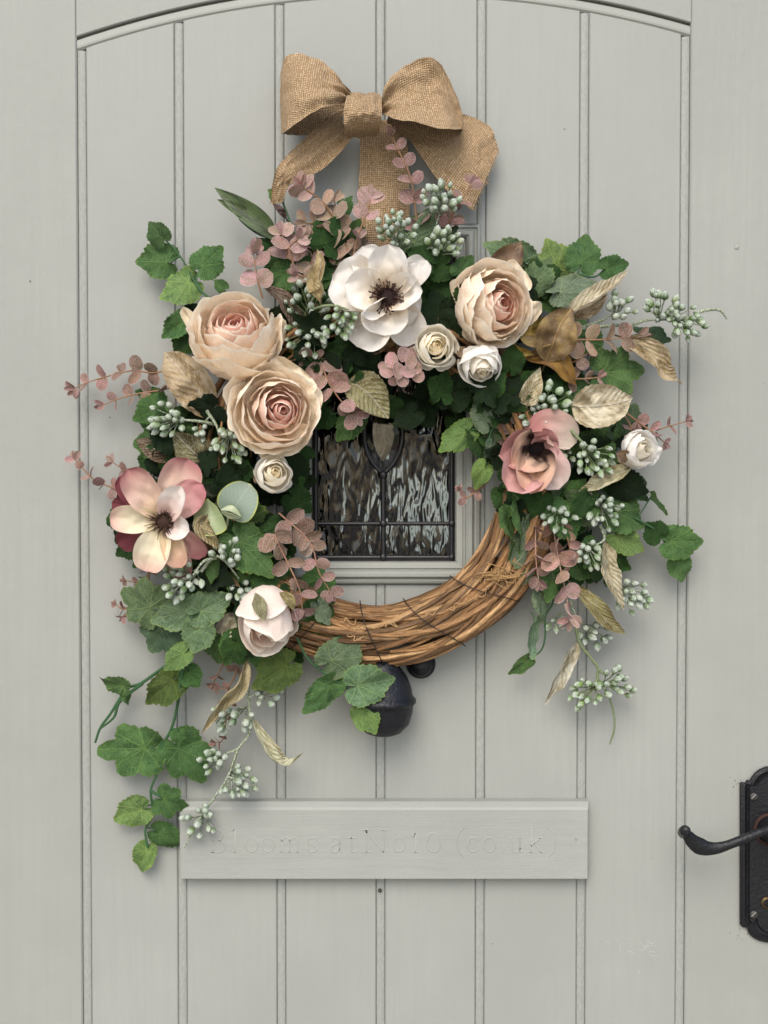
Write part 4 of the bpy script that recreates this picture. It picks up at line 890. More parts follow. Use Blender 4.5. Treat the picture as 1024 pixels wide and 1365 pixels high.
def euc(label, stems, size, col, step=17, face=.55, tipcol=None, group='dusty pink eucalyptus sprigs', scol=None, dz=0):
    stems = [[(x, y, d + dz) for x, y, d in st] for st in stems]
    root = thing('eucalyptus_sprig', P(stems[0][0][0], stems[0][0][1], stems[0][0][2] / 1000), label, 'eucalyptus', group); sm = MB()
    for st in stems:
        W = [P(x, y, d / 1000) for x, y, d in st]; sm.tube(W, (.0011, .0006), 5)
        ln = sum(math.hypot(st[i+1][0] - st[i][0], st[i+1][1] - st[i][1]) for i in range(len(st) - 1)); m_ = max(2, int(ln / step)); C = spline(W, m_ * 4 + 1); k = K(st[0][2] / 1000)
        for q in range(m_ + 1):
            i = q * 4; c = Vector(C[i]); T = Vector(C[min(i + 1, m_ * 4)] - C[max(i - 1, 0)]).normalized(); t = q / m_
            if q == 0 and ER.random() < .5: continue
            a0 = ER.uniform(0, math.pi) if q % 2 else ER.uniform(-.5, .5); sz = size * (1 - .30 * t) * ER.uniform(.85, 1.12) * k
            up = (VIEW - T * VIEW.dot(T)).normalized(); sd = T.cross(up)
            for sg in (1, -1):
                out = (sd * math.cos(a0) + up * math.sin(a0)) * sg; out.y = -abs(out.y) * .8 if sg > 0 else out.y * .5
                dv = (out + T * ER.uniform(.25, .8)).normalized()
                nr = (VIEW * face + T * (1 - face) * ER.uniform(.3, 1.2) + Vector((ER.gauss(0, .25), ER.gauss(0, .15), ER.gauss(0, .25)))).normalized()
                cc = tipcol if (tipcol and t > .6) else col
                put_unit(ER.choice(EUC), 'round_leaf', root, c, dv, nr, sz, sz, jit(cc, .22, ER))
        T = Vector(C[-1] - C[-3]).normalized()
        for j in range(3):
            dv = (T + Vector((ER.gauss(0, .45), ER.gauss(0, .3), ER.gauss(0, .45)))).normalized(); put_unit(EUC[3], 'round_leaf', root, C[-1], dv, VIEW + Vector((ER.gauss(0, .5), 0, ER.gauss(0, .5))), size * k * .62, size * k * .5, jit(tipcol or col, .15, ER))
    sm.build('stem', M_stem, root, color=scol or (.24, .13, .07), origin=wloc(root)); return root
euc('pink eucalyptus sprig reaching furthest left, upper of the two there', [[(235,490,40),(205,497,36),(178,494,32),(150,500,28),(122,508,26),(100,517,24)]], 24, BRW, 22, .6, MAU)
euc('pink eucalyptus sprig just below the one reaching furthest left', [[(245,512,38),(215,520,36),(188,524,32),(160,531,30),(138,540,28)]], 22, BRW, 19, .6, MAU)
euc('mauve eucalyptus sprig at the left edge beside the magnolia', [[(190,652,34),(165,655,32),(150,650,30),(127,640,28),(112,626,26),(100,612,24)],[(190,640,34),(168,628,32),(150,616,30)]], 20, MAU, 17, .6, PNK)
euc('tall pink eucalyptus sprig in the upper left cluster, nearest the left bow tail', [[(446,345,50),(446,300,56),(433,272,60),(410,254,62),(402,248,62)]], 28, TN, 18, .7, PNK, scol=(.2, .1, .04))
euc('tan eucalyptus sprig rising in the middle of the upper cluster', [[(448,340,44),(450,300,48),(446,268,48)],[(440,330,50),(428,300,56),(408,298,60)]], 27, TN, 17, .7, None, scol=(.2, .1, .04))
euc('pink eucalyptus sprig rising just left of the hanging burlap strap', [[(468,352,56),(480,308,62),(492,275,64),(494,262,62)]], 27, PNK, 19, .7, PNK)
euc('pink eucalyptus leaves right above the upper left blush rose', [[(350,398,60),(344,376,66),(340,352,68),(338,338,66)]], 33, PNK, 16, .75, PNK)
euc('pale pink eucalyptus leaves between the long green leaf and the gold curled leaf', [[(392,355,62),(386,330,66),(398,318,68)],[(384,345,60),(376,312,64)]], 28, PNK, 15, .75, PNK)
euc('dull pink eucalyptus sprig low in the upper cluster above the grey berries', [[(412,400,56),(408,372,60),(396,366,64)],[(430,390,50),(415,360,54),(420,330,54)]], 24, TN, 14, .65, PNK)
euc('brown eucalyptus leaves behind the top of the white anemone', [[(450,390,44),(452,360,48),(460,336,48)],[(470,380,40),(475,350,46),(478,330,48)]], 28, DK, 14, .7, TN)
euc('mauve eucalyptus sprig standing up in front of the burlap strap', [[(556,300,40),(552,262,46),(546,232,52),(533,204,54),(522,180,54)]], 23, MAU, 24, .6, MAU)
euc('pink eucalyptus tip in front of the right bow tail', [[(598,300,44),(606,278,50),(618,262,52),(628,246,52)]], 24, MAU, 22, .6, MAU)
euc('tan eucalyptus sprig lying horizontally to the right of the amber leaves', [[(735,455,52),(765,453,56),(795,453,56),(825,451,54),(850,449,50)]], 30, TN, 22, .55, BRW)
euc('brown eucalyptus leaves tucked under the amber leaves at the right', [[(760,505,46),(780,505,52),(798,503,52)],[(745,490,44),(770,480,50),(785,470,50)]], 20, BRW, 15, .6, MAU)
euc('mauve eucalyptus sprig at the far right above the right white rose', [[(828,545,48),(850,562,44),(868,574,42),(892,568,38),(914,562,34)],[(850,562,44),(872,578,42),(886,590,38)]], 18, MAU, 20, .5, MAU)
euc('small mauve sprig to the left of the right white rose', [[(838,592,50),(842,572,54),(832,552,54)]], 18, MAU, 16, .4, MAU)
euc('brown pink eucalyptus sprig left of the window, nearer the peony bud', [[(366,712,52),(372,726,56),(383,749,60),(394,772,62),(401,792,62),(403,812,60)]], 27, BRW, 20, .6, MAU, scol=(.26, .14, .09), dz=14)
euc('brown pink eucalyptus sprig crossing the lower left corner of the window', [[(372,684,50),(388,698,54),(404,712,58),(417,730,60),(425,762,60),(440,788,56)]], 26, BRW, 18, .6, MAU, scol=(.26, .14, .09), dz=14)
euc('pale pink eucalyptus sprig hanging at the right beside the twig ends', [[(714,684,52),(714,708,58),(714,730,62),(715,752,62),(718,772,60)]], 27, (.27,.16,.12), 17, .25, MAU, scol=(.33, .2, .15))
euc('pink eucalyptus sprig hanging lowest at the right', [[(738,700,50),(741,725,56),(745,749,60),(751,774,60),(756,800,58),(759,824,56)]], 30, (.30,.17,.12), 18, .35, PNK, scol=(.33, .2, .15))
euc('short tan eucalyptus sprig under the berries at the right', [[(750,690,50),(756,715,56),(761,738,56)]], 24, (.28,.18,.11), 16, .3, MAU)
euc('dusty pink eucalyptus sprig right of the second blush rose', [[(428,486,60),(435,502,64),(443,518,66),(456,536,66),(472,552,62)]], 31, (.26,.15,.11), 18, .75, MAU)
euc('round brown eucalyptus leaves right of the gap between the two left roses', [[(385,482,58),(402,478,62),(420,480,60)]], 27, (.15,.09,.055), 15, .8, None)
euc('dark brown round leaves on the right side of the window top', [[(700,545,46),(688,565,50),(680,585,50)],[(700,560,44),(702,590,46)]], 27, DK, 14, .75, None)
euc('tiny mauve sprig hanging at the right edge of the window', [[(652,640,40),(635,655,42),(620,664,42),(613,655,40)]], 16, MAU, 14, .5, MAU)
euc('thin rusty sprig at the far left below the magnolia', [[(205,752,26),(190,775,24),(168,774,22)],[(200,760,26),(196,790,24)]], 14, (.2,.11,.08), 15, .3, None)
euc('tiny pink sprig at the far left beside the big dusty leaves', [[(178,805,22),(165,812,20),(155,806,18)],[(178,805,22),(164,822,20)]], 13, MAU, 12, .3, None)
euc('small rusty sprig under the peony bud against the door', [[(300,880,24),(290,900,22),(284,912,20)],[(318,890,24),(305,915,22),(292,918,20)],[(305,915,22),(303,945,20),(297,985,20),(288,990,18)]], 15, (.16,.08,.05), 14, .4, None)
euc('brown sprig deep behind the upper berries', [[(575,330,34),(598,305,38),(606,282,40)]], 22, BRW, 18, .6, BRW)

# hydrangea head
hyd = thing('hydrangea_head', P(536, 490, .07), 'dusty pink hydrangea floret cluster between the anemone and the white rose', 'hydrangea')
for (x, y, s_) in ((522,478,19),(538,470,18),(530,492,19),(548,480,17),(546,496,17),(556,490,15),(518,495,17),(536,506,14),(556,502,14),(510,488,13),(526,508,12),(552,470,12)):
    o_ = Vector((ER.gauss(0, .35), -1, ER.gauss(0, .35))); a = ER.uniform(0, 6.28); dv = Vector((math.cos(a), -.1, math.sin(a)))
    base = P(x, y, .078 + .012 * (1 - math.hypot(x - 535, y - 488) / 28)) - dv * s_ * .5 * K(.07)
    put_unit(ER.choice(EUC[:3]), 'petal', hyd, base, dv, o_ + Vector(((x - 535) * .02, 0, -(y - 488) * .02)), s_ * 1.25 * K(.07), s_ * 1.4 * K(.07), jit(PNK, .12, ER))
b = MB(); b.tube([P(540, 500, .03), P(536, 490, .07)], .0015, 5); b.build('stem', M_stem, hyd, color=(.2, .12, .08))

# ================================================================ BERRIES
def unit_berry(seed):
    rr = random.Random(seed); b = MB(); rows = []; seg = 9; pr_ = [(0, .02), (.08, .30), (.25, .46), (.5, .5), (.72, .43), (.88, .26), (.97, .11), (1.04, .03)]
    if seed % 2: pr_ = [(0, .02), (.1, .3), (.3, .48), (.55, .5), (.78, .38), (.93, .18), (1.0, .12), (1.03, .02)]
    for x, r in pr_: rows.append([Vector((x, r * math.cos(2 * math.pi * k / seg) * (1 + .05 * math.sin(k * 2 + seed)), r * math.sin(2 * math.pi * k / seg))) for k in range(seg)])
    b.grid(rows, closed=True); me = b.mesh('berry'); me.materials.append(M_berry); return me
BER = [unit_berry(i) for i in range(3)]
BG = {'w': [(.20, .28, .14), (.34, .40, .28), (.14, .22, .08)], 'g': [(.10, .20, .025), (.17, .29, .05), (.13, .20, .06)], 'd': [(.05, .09, .025), (.10, .16, .05), (.20, .25, .15)], 'm': [(.12, .21, .05), (.24, .32, .15), (.10, .17, .04)]}
BR = random.Random(99)
def berries(label, clusters, stems, tone='m', frost=True, size=9.2, group='frosted berry sprigs'):
    c0 = clusters[0]; st0 = stems[0][0] if stems else (c0[0], c0[1], c0[3] - 12)
    root = thing('berry_sprig', P(st0[0], st0[1], st0[2] / 1000), label, 'berries', group); sm = MB()
    for st in stems: sm.tube([P(x, y, d / 1000) for x, y, d in st], (.0019, .0009), 6, n=len(st) * 6, jitter=.3)
    for c in clusters:
        cx_, cy_, rr_, dp, n, gx, gy = c[:7]; tn = c[7] if len(c) > 7 else tone      # gx,gy growth direction on the photo
        k = K(dp / 1000); C = P(cx_, cy_, dp / 1000); gd = Vector((gx, -.35, -gy)).normalized(); rm = rr_ * k
        root_pt = C - gd * rm * .85 + Vector((0, .006, 0)); pts = []; tries = 0
        while len(pts) < n and tries < 600:
            tries += 1; a = BR.uniform(0, 2 * math.pi); q = math.sqrt(BR.random()); off = Vector((math.cos(a) * q * rm, 0, math.sin(a) * q * rm * .9)); off.y = -BR.uniform(-.3, .75) * math.sqrt(max(0, 1 - q * q)) * rm
            if all((off - o).length > size * k * .86 for o in pts): pts.append(off)
        for off in pts:
            p = C + off; dv = (p - root_pt).normalized(); dv = (dv + Vector((BR.gauss(0, .18), BR.gauss(0, .15), BR.gauss(0, .18)))).normalized(); z_ = BR.choice([.78, .9, 1.0, 1.05, 1.15]); ln = size * k * BR.uniform(1.1, 1.45) * z_; wd = size * k * BR.uniform(.84, 1.05) * z_
            base = p - dv * ln * .5; put_unit(BR.choice(BER), 'berry', root, base, dv, VIEW, ln, wd, jit(BR.choice(BG[tn]), .25, BR), th=wd)
            mid = root_pt.lerp(base, .5) + gd * .002; sm.tube([root_pt, mid, base], .00055, 4, n=4, cap=False)
        if stems:
            al = [P(q[0], q[1], q[2] / 1000) for s in stems for q in spline(s, len(s) * 6)]; a = min(al, key=lambda q: (q - root_pt).length)
            if (a - root_pt).length < .06: sm.tube([a, a.lerp(root_pt, .5) + Vector((0, 0, .001)), root_pt, root_pt.lerp(C, .5)], .0011, 5, n=8)
    sm.build('stem', M_frost if frost else M_stem, root, color=(.16, .20, .10), origin=wloc(root)); return root
berries('frosted blue white berries highest up in front of the hanging strap', [(588,264,25,62,24,0,-1,'w')], [[(570,330,40),(580,305,48),(586,285,54)]])
berries('frosted berries above the white anemone, left cluster under the strap', [(528,304,28,66,26,-.1,-1,'w')], [[(535,345,44),(532,330,56)]])
berries('frosted green berries right of centre above the white anemone', [(592,322,24,66,20,.4,-1,'m')], [[(548,345,44),(562,335,52),(575,330,58)]])
berries('grey green berries between the upper left rose and the gold curled leaf', [(410,402,30,60,22,-.2,-1,'d')], [[(408,450,40),(405,425,50),(425,385,66),(430,372,72)]], frost=False)
berries('grey green berries right of the upper left rose, lower cluster', [(408,450,30,66,20,-.5,.6,'d')], [[(430,425,50),(425,435,56)]], frost=False)
berries('bright green berries in front of the left edge of the white anemone', [(456,434,25,92,19,0,1,'g')], [[(420,412,70),(432,408,86),(450,408,92),(474,418,92)]], frost=False)
berries('white frosted berries on the left under the large tan leaf', [(222,558,25,66,20,-1,0,'w')], [[(286,566,50),(268,562,60),(248,560,64),(235,558,64)]])
berries('frosted berries between the tan leaf and the second blush rose', [(306,596,27,66,19,.1,1,'m'),(270,576,12,60,5,0,1,'d')], [[(276,548,54),(288,566,60),(292,580,62)]])
berries('white frosted berries beneath the grey disc leaves', [(306,735,24,74,14,.2,-.6,'w'),(322,790,20,60,10,.3,.6,'w')], [[(268,762,66),(285,742,72),(300,748,72),(318,770,62)]], tone='w')
berries('white frosted berries hanging under the pink magnolia', [(242,776,29,70,24,-.6,.4,'w')], [[(288,744,70),(272,748,74),(258,766,72)]])
berries('long frosted berry sprig trailing lowest over the name board', [(310,956,27,36,16,-.5,.3,'w'),(356,926,18,36,8,.7,-.2,'w'),(283,1015,19,30,13,-.8,.1,'w'),(318,1044,25,34,19,.5,.4,'w'),(266,1094,24,28,14,-.1,0,'w')],
    [[(328,870,44),(331,925,36),(333,975,32),(318,998,30),(304,1035,28),(284,1066,26),(262,1098,25),(246,1130,22)],[(318,998,30),(300,1005,28)],[(331,930,36),(342,925,34)],[(318,1040,30),(304,1035,28)]], tone='w')
berries('frosted berries at the upper right under the long cream leaf', [(828,408,22,58,14,.4,-.9,'w')], [[(760,440,44),(795,430,50),(815,420,54)]])
berries('twin frosted green berry clusters reaching furthest right', [(882,407,24,52,18,0,-1,'m'),(918,430,27,52,24,.6,.3,'m')], [[(775,438,46),(815,434,48),(842,433,48),(862,427,46),(884,426,46),(905,428,46)],[(925,418,48),(945,413,46),(960,414,42),(969,425,38)]])
berries('grey green berries above the pink cup flower', [(737,533,24,66,17,.3,-.4,'m'),(712,556,20,60,11,-.6,.3,'d')], [[(770,560,50),(755,552,56),(745,545,60)]], frost=False)
berries('frosted green berries right of the pink cup flower', [(792,612,27,72,24,.4,.5,'m'),(752,606,14,56,6,0,1,'m')], [[(742,552,56),(758,570,64),(775,588,68),(786,596,68)]], frost=False)
berries('white berries under the pink cup flower above the hanging sprigs', [(745,693,22,64,13,-.1,.8,'w')], [[(735,665,50),(740,680,58)]])
berries('white berries between the hanging leaves at the right', [(810,684,25,62,18,.2,.4,'w')], [[(785,655,50),(798,668,56)]])
berries('sparse white berries right of the hanging pink sprigs', [(787,741,20,52,13,.1,.6,'w')], [[(800,700,46),(806,718,50),(796,726,50)]])
berries('white berries beside the pale twisted leaf at the right edge', [(843,796,24,46,19,.5,.5,'w')], [[(806,705,46),(806,735,48),(818,768,44),(828,778,42)]])
berries('dull green berries low behind the olive gold leaf', [(793,844,21,24,12,.6,.6,'d'),(738,830,14,30,5,-.5,.6,'w')], [[(760,800,34),(768,822,30),(778,832,26)]])
berries('green berry sprig with two clusters hanging lowest at the right', [(781,925,23,28,15,-.8,.4,'g'),(823,912,24,28,17,.8,-.1,'m')], [[(766,822,36),(772,855,32),(786,875,28),(797,890,26),(797,905,25),(810,924,24),(818,950,22),(819,972,20),(813,992,18)],[(797,905,25),(790,915,26)],[(797,892,26),(808,900,26)]], frost=False)

# ================================================================ ROSES
def lerp3(a, b_, t): t = max(0, min(1, t)); return tuple(x + (y - x) * t for x, y in zip(a, b_))
def rose(label, cx_, cy_, dp, rpx, axis, n, cin, cout, mat, seed, zs=1.0, beta=(30, 55, 98), fswitch=.6, group='blush cabbage roses', squash=1.0, name='rose', crk=.042, outer=True, inner_r=.07, shift=(0, 0), lift=0.0):
    rr = random.Random(seed); C = P(cx_, cy_, dp / 1000); r = rpx * K(dp / 1000); A = Vector(axis).normalized(); Xa = Vector((1, 0, 0)); Xa = (Xa - A * Xa.dot(A)).normalized(); Ya = A.cross(Xa)
    root = thing(name, C - A * r * .8, label, 'rose', group); nt, ns = 13, 19
    LAY = {'big': ((5, .03, .24, 150, 24, 34, .0), (3, .30, .36, 84, 34, 44, .0), (4, .42, .52, 76, 42, 47, .0), (5, .56, .70, 72, 44, 52, 0), (5, .76, .87, 70, 50, 62, 0), (6, .90, .98, 66, 60, 90, 0)),
           'open': ((5, .03, .26, 150, 26, 36, .0), (6, .30, .47, 86, 46, 54, .0), (5, .52, .68, 78, 56, 62, 0), (5, .74, .88, 72, 58, 68, 0), (5, .91, .99, 66, 68, 88, 0)),
           'small': ((4, .03, .22, 150, 22, 30, .0), (4, .30, .46, 95, 34, 40, .0), (4, .56, .74, 86, 38, 48, 0), (5, .84, .98, 80, 44, 66, 0)),
           'bud': ((3, .05, .30, 150, 12, 20, 0), (4, .42, .62, 90, 18, 28, 0), (4, .74, .92, 78, 26, 46, 0), (3, .98, 1.04, 78, 72, 92, 0))}[n]
    LST = []
    for li, (cnt, ra, rb_, wdeg, b0, b1, _) in enumerate(LAY):
        off = rr.uniform(0, 360)
        for k in range(cnt):
            f_ = k / max(1, cnt - 1); LST.append((ra + (rb_ - ra) * f_, off + 360 * ((k * 2) % cnt) / cnt + (9 if cnt % 2 == 0 and k >= cnt / 2 else 0) * 5 + rr.uniform(-9, 9), wdeg, b0 + (b1 - b0) * rr.random(), li))
    for i, (fr_, phd, wdeg, be, li) in enumerate(LST):
        f = fr_; Rr = r * fr_; ph = phd; W_ = R(wdeg + rr.uniform(-6, 6))
        lip = .02 + .03 * f; sd = rr.uniform(0, 99); V, UV, RT, CC = [], [], [], []; cs = rr.uniform(-.4, .4); edgew = rr.uniform(.015, .035)
        if outer and f > .9: be += rr.uniform(0, 8); lip += .04
        for a in range(nt + 1):
            t = a / nt; row = []
            for c in range(ns):
                u = -1 + 2 * c / (ns - 1); bb = be + (26 + 22 * f) * abs(u - cs * .3) ** 1.9 + 6 * nz(u * 3, sd) + 2.4 * math.sin(u * 7 + sd) + 3.5 * nz(u * 9, sd, 3)
                al = R(180 - (180 - bb) * (.12 + .88 * t)); rad = Rr * math.sin(al); z = Rr * math.cos(al) * zs
                rad *= 1 + .05 * u * (1 if i % 2 else -1) + .02 * f
                lp = lip * Rr * max(0, (t - .80) / .2) ** 2; wv = edgew * Rr * t * t * math.sin(u * 6 + sd * 3)
                d_ = 1 + crk * nz(u * 3.2 + sd, t * 4, sd) * 2 + crk * 1.3 * nz(u * 9 + sd, t * 8, sd)
                x = (rad + lp + wv) * d_; an = R(ph) + u * W_ / 1.0 * (.55 + .45 * t)
                p = C + Xa * (math.cos(an) * x * squash + shift[0] * r * (1 - f)) + Ya * (math.sin(an) * x + shift[1] * r * (1 - f)) + A * (z * (1 + crk * nz(u * 4, t * 3, sd + 7)) - r * .12 + lift * r * (1 - f) * t)
                row.append(p); UV.append((t, u)); RT.append((t, u))
                dpt = .55 + .45 * t; cc = lerp3(cin, cout, (f - .15) * 1.7 + .15 * nz(u, sd)); CC.append(tuple(q * w_ for q, w_ in zip(cc, (1, .93 + .07 * dpt, .88 + .12 * dpt))))
            V.append(row)
        b = MB(); b.grid(V, uv=UV, rt=RT, c=CC); b.build('petal', mat, root, origin=C)
    b = MB(); b.lathe([(0, 0), (r * .35, 0), (r * .5, r * .2), (r * .3, r * .35)], C - A * r * .95, A, 12); b.tube([C - A * r * .8, C - A * r * 1.1 + Vector((0, .012, 0)), C - A * r * 1.1 + Vector((0, .03, 0))], .002, 6); b.build('calyx', M_stem, root, color=(.05, .08, .03)); return root, C, r, A
def skirt(root, specs, mat, cfun, wd_scale=1.0, name='outer_petal', crink=.12, ruff=.05, cup=.25):
    for (x0, y0, d0, x1, y1, d1, wd, rl) in specs:
        W = [P(x0, y0, d0 / 1000), P((x0 + x1) / 2, (y0 + y1) / 2, (d0 + d1) / 2000 + .001), P(x1, y1, d1 / 1000)]; b = MB(); blade(b, W, wd * K(.06), 'petal', (rl, rl), cup=cup, crink=crink, nt=14, ns=13, rr=DR, colf=cfun, ruff=ruff); b.build(name, mat, root, origin=W[0])
PI_, PO_ = (.84, .46, .36), (.96, .82, .63)
r1, *_ = rose('upper left blush cabbage rose, the one facing upward', 313, 440, 82, 62, (.0, -.80, .52), 'big', PI_, PO_, M_rose, 3, lift=.15, shift=(0, .10), beta=(28, 50, 92))
skirt(r1, [(300,450,60,262,478,62,62,10),(345,440,62,380,452,58,50,0),(320,470,62,318,502,60,76,0),(270,430,60,252,440,58,60,0)], M_rose, lambda t, s: lerp3(PO_, (.86, .74, .54), t))
r2_, *_ = rose('second blush cabbage rose, the open one at centre left below the first', 365, 545, 92, 59, (.22, -.93, .05), 'open', (.74, .38, .30), (.96, .84, .67), M_rose, 12, lift=.12, shift=(.24, -.04), zs=.85, beta=(38, 62, 95))
skirt(r2_, [(350,560,70,318,575,70,70,0),(370,570,70,390,604,70,80,0),(380,540,70,423,560,70,80,0),(350,520,70,325,502,70,70,0),(378,520,70,400,490,70,74,0),(340,545,68,304,540,68,70,0)], M_rose, lambda t, s: lerp3(PO_, (.92, .80, .60), t), ruff=.09)
r3_, *_ = rose('right blush cabbage rose beside the amber leaves, facing right', 661, 406, 84, 56, (.42, -.90, .02), 'big', (.84, .48, .38), (.96, .84, .67), M_rose, 21, lift=.18, shift=(.12, .02), zs=1.0, beta=(30, 54, 95), squash=.95)
skirt(r3_, [(650,430,60,640,462,60,60,0),(636,395,60,610,410,60,70,0),(675,380,60,700,362,60,50,0),(690,410,64,712,430,60,50,0)], M_rose, lambda t, s: lerp3(PO_, (.92, .80, .60), t))
WI, WO = (.96, .87, .62), (.96, .94, .84); WO2 = (.96, .95, .90)
g4 = 'small white roses'
a_, *_ = rose('small cream rosebud just below the white anemone', 580, 462, 84, 28.5, (.12, -.98, .02), 'small', WI, WO, M_whiterose, 31, lift=.62, zs=1.0, beta=(34, 60, 96), group=g4, crk=.02)
skirt(a_, [(580,465,66,560,490,66,30,0),(585,470,66,598,492,66,30,0),(575,455,66,560,440,66,28,0)], M_whiterose, lambda t, s: WO, name='outer_petal')
b_, *_ = rose('white rosebud beneath the right blush rose, opening downward', 642, 488, 80, 28, (.08, -.78, -.62), 'small', (.90, .84, .66), WO2, M_whiterose, 33, lift=.62, zs=1.0, beta=(36, 56, 88), group=g4, crk=.025)
skirt(b_, [(640,480,84,618,474,84,34,20),(640,478,86,664,478,84,34,-10),(634,482,80,630,462,78,30,0)], M_whiterose, lambda t, s: WO2, name='outer_petal')
c_, *_ = rose('small white rose on the left, right of the grey disc leaves', 366, 631, 82, 25, (.18, -.95, .22), 'small', (.96, .88, .66), (.96, .94, .85), M_whiterose, 35, lift=.62, zs=1.0, beta=(34, 58, 92), group=g4, crk=.02)
skirt(c_, [(366,635,64,352,652,64,30,0),(370,635,64,380,655,66,30,0),(360,628,64,345,620,64,28,0)], M_whiterose, lambda t, s: WO2, name='outer_petal')
d_, *_ = rose('white rose at the far right with a brown sepal', 853, 598, 74, 25, (.40, -.88, .12), 'small', (.80, .76, .60), WO2, M_whiterose, 37, lift=.62, zs=1.0, beta=(34, 60, 96), group=g4, crk=.05)
skirt(d_, [(850,600,62,828,604,62,36,0),(850,600,60,842,624,60,32,0),(852,595,62,840,576,62,30,0),(860,600,60,878,612,60,30,0)], M_whiterose, lambda t, s: WO2, name='outer_petal', ruff=.1)
for root, sp in ((c_, [(350,640,70,338,632,66,18,0)]), (d_, [(838,612,78,822,604,80,20,10),(838,612,78,838,594,80,12,10)]), (b_, [(622,476,80,612,462,76,18,0)]), (a_, [(600,476,60,604,490,62,14,0)])):
    for (x0, y0, d0, x1, y1, d1, wd, rl) in sp:
        W = [P(x0, y0, d0 / 1000), P((x0 + x1) / 2, (y0 + y1) / 2, (d0 + d1) / 2000 + .002), P(x1, y1, d1 / 1000)]; b = MB(); blade(b, W, wd * K(.07), 'ovate', (rl, rl), cup=.2, crink=.1, nt=8, ns=7, rr=DR); b.build('sepal', M_amber, root, color=(.11, .07, .04), origin=W[0])
# peony bud seen from the side, hanging
pe, *_ = rose('creamy pink closed peony bud hanging at the lower left', 357, 836, 80, 39, (.06, -.50, -.86), 'bud', (.86, .62, .53), (.92, .81, .72), M_rose, 44, zs=1.34, beta=(20, 30, 46), group='peony buds', name='peony_bud', outer=False, crk=.035, inner_r=.12)
for pts, wd, col in (([(340,790,100),(346,808,112),(354,828,117)], 20, (.26, .25, .13)), ([(372,790,96),(386,800,106),(392,814,102)], 16, (.32, .27, .10))):
    W = [P(x, y, d / 1000) for x, y, d in pts]; b = MB(); blade(b, W, wd * K(.09), 'lance', (0, 0), cup=-.3, crink=.2, nt=12, ns=7, rr=DR); b.build('sepal', M_dry, pe, color=col, origin=W[0])

# ================================================================ OPEN FLOWERS
def openflower(name, label, cat, cx_, cy_, dp, petals, colf, mat, group):
    """petals: (screen angle deg, length px, width px, lift0 deg, lift1 deg, base depth offset mm, tone, roll)"""
    C = P(cx_, cy_, dp / 1000); root = thing(name, C + Vector((0, .02, 0)), label, cat, group); k = K(dp / 1000); fr = random.Random(int(cx_))
    for q in petals:
        an, ln, wd, l0, l1, do, tone = q[:7]; rl = q[7] if len(q) > 7 else fr.uniform(-10, 10); an = R(an); pts = [C + Vector((math.cos(an) * 3 * k, -do / 1000, math.sin(an) * 3 * k))]
        m_ = 6
        for i in range(m_):
            l = R(l0 + (l1 - l0) * (i + .5) / m_); st = ln * k / m_ ; pts.append(pts[-1] + Vector((math.cos(an) * math.cos(l), -math.sin(l), math.sin(an) * math.cos(l))) * st)
        sc_ = ln * k / max(1e-4, math.hypot(pts[-1].x - C.x, pts[-1].z - C.z)); sc_ = min(sc_, 1.5)
        pts = [pts[0]] + [Vector((pts[0].x + (p.x - pts[0].x) * sc_, p.y, pts[0].z + (p.z - pts[0].z) * sc_)) for p in pts[1:]]
        cup = q[8] if len(q) > 8 else .35
        b = MB(); blade(b, pts, wd * k, 'petal', (rl, rl + fr.uniform(-8, 8)), cup=cup, crink=.10, nt=20, ns=17, rr=fr, colf=lambda t, s, tone=tone: colf(t, s, tone), ruff=.055)
        b.build('petal', mat, root, origin=pts[0])
    return root, C
# white anemone
def cw(t, s, tone):
    c = lerp3((.66, .42, .28), (.84, .73, .56), t * 2.8); c = lerp3(c, (.84, .82, .77), (t - .28) * 1.9); return tuple(x * tone for x in c)  # lower tone greys a back petal, its shade put into the colour
an, C = openflower('white_anemone', 'large white anemone with a dark brown centre at the top middle', 'anemone', 517, 400, 72, [
    (116,76,50,22,-4,0,.98),(160,78,78,25,-10,0,1),(238,74,66,24,-16,0,1),(304,68,54,18,-14,0,.98),(46,74,40,14,-18,-2,.92),(198,70,44,16,-4,-1,.96),(338,46,52,25,6,0,1),
    (90,66,56,50,12,5,1,0,.7),(166,58,58,46,6,6,1,0,.7),(264,50,66,40,-6,5,1,0,.6),(8,46,54,62,14,6,1,0,.9),(46,58,32,52,10,4,.98,0,.8),(216,44,26,66,30,9,1,38,1.0)], cw, M_petal, 'open silk flowers')
cen = MB(); cen.ball(C + Vector((0, -.012, 0)), .0125, 14, .008); cen.build('flower_centre', plain('dark_flower_centre', (.022, .010, .009), .7, .3, 900, .5, 1.0, dist=.002), an)
fr = random.Random(3)
for j in range(74):
    a = fr.uniform(0, 6.283); q = fr.uniform(.55, 1.0); r0 = .007 * q; r1_ = .0185 * q * fr.uniform(.85, 1.12); h = fr.uniform(.018, .028)
    p0 = C + Vector((math.cos(a) * r0, -.014, math.sin(a) * r0)); p2 = C + Vector((math.cos(a + fr.gauss(0, .12)) * r1_, -h, math.sin(a + fr.gauss(0, .12)) * r1_)); p1 = (p0 + p2) / 2 + Vector((0, -.003, 0))
    b = MB(); b.tube([p0, p1, p2], .00045, 4, n=5); b.ball(p2, .0011, 6); b.build('stamen', M_stem, an, color=fr.choice([(.05, .022, .018), (.09, .045, .035), (.035, .015, .012)]))
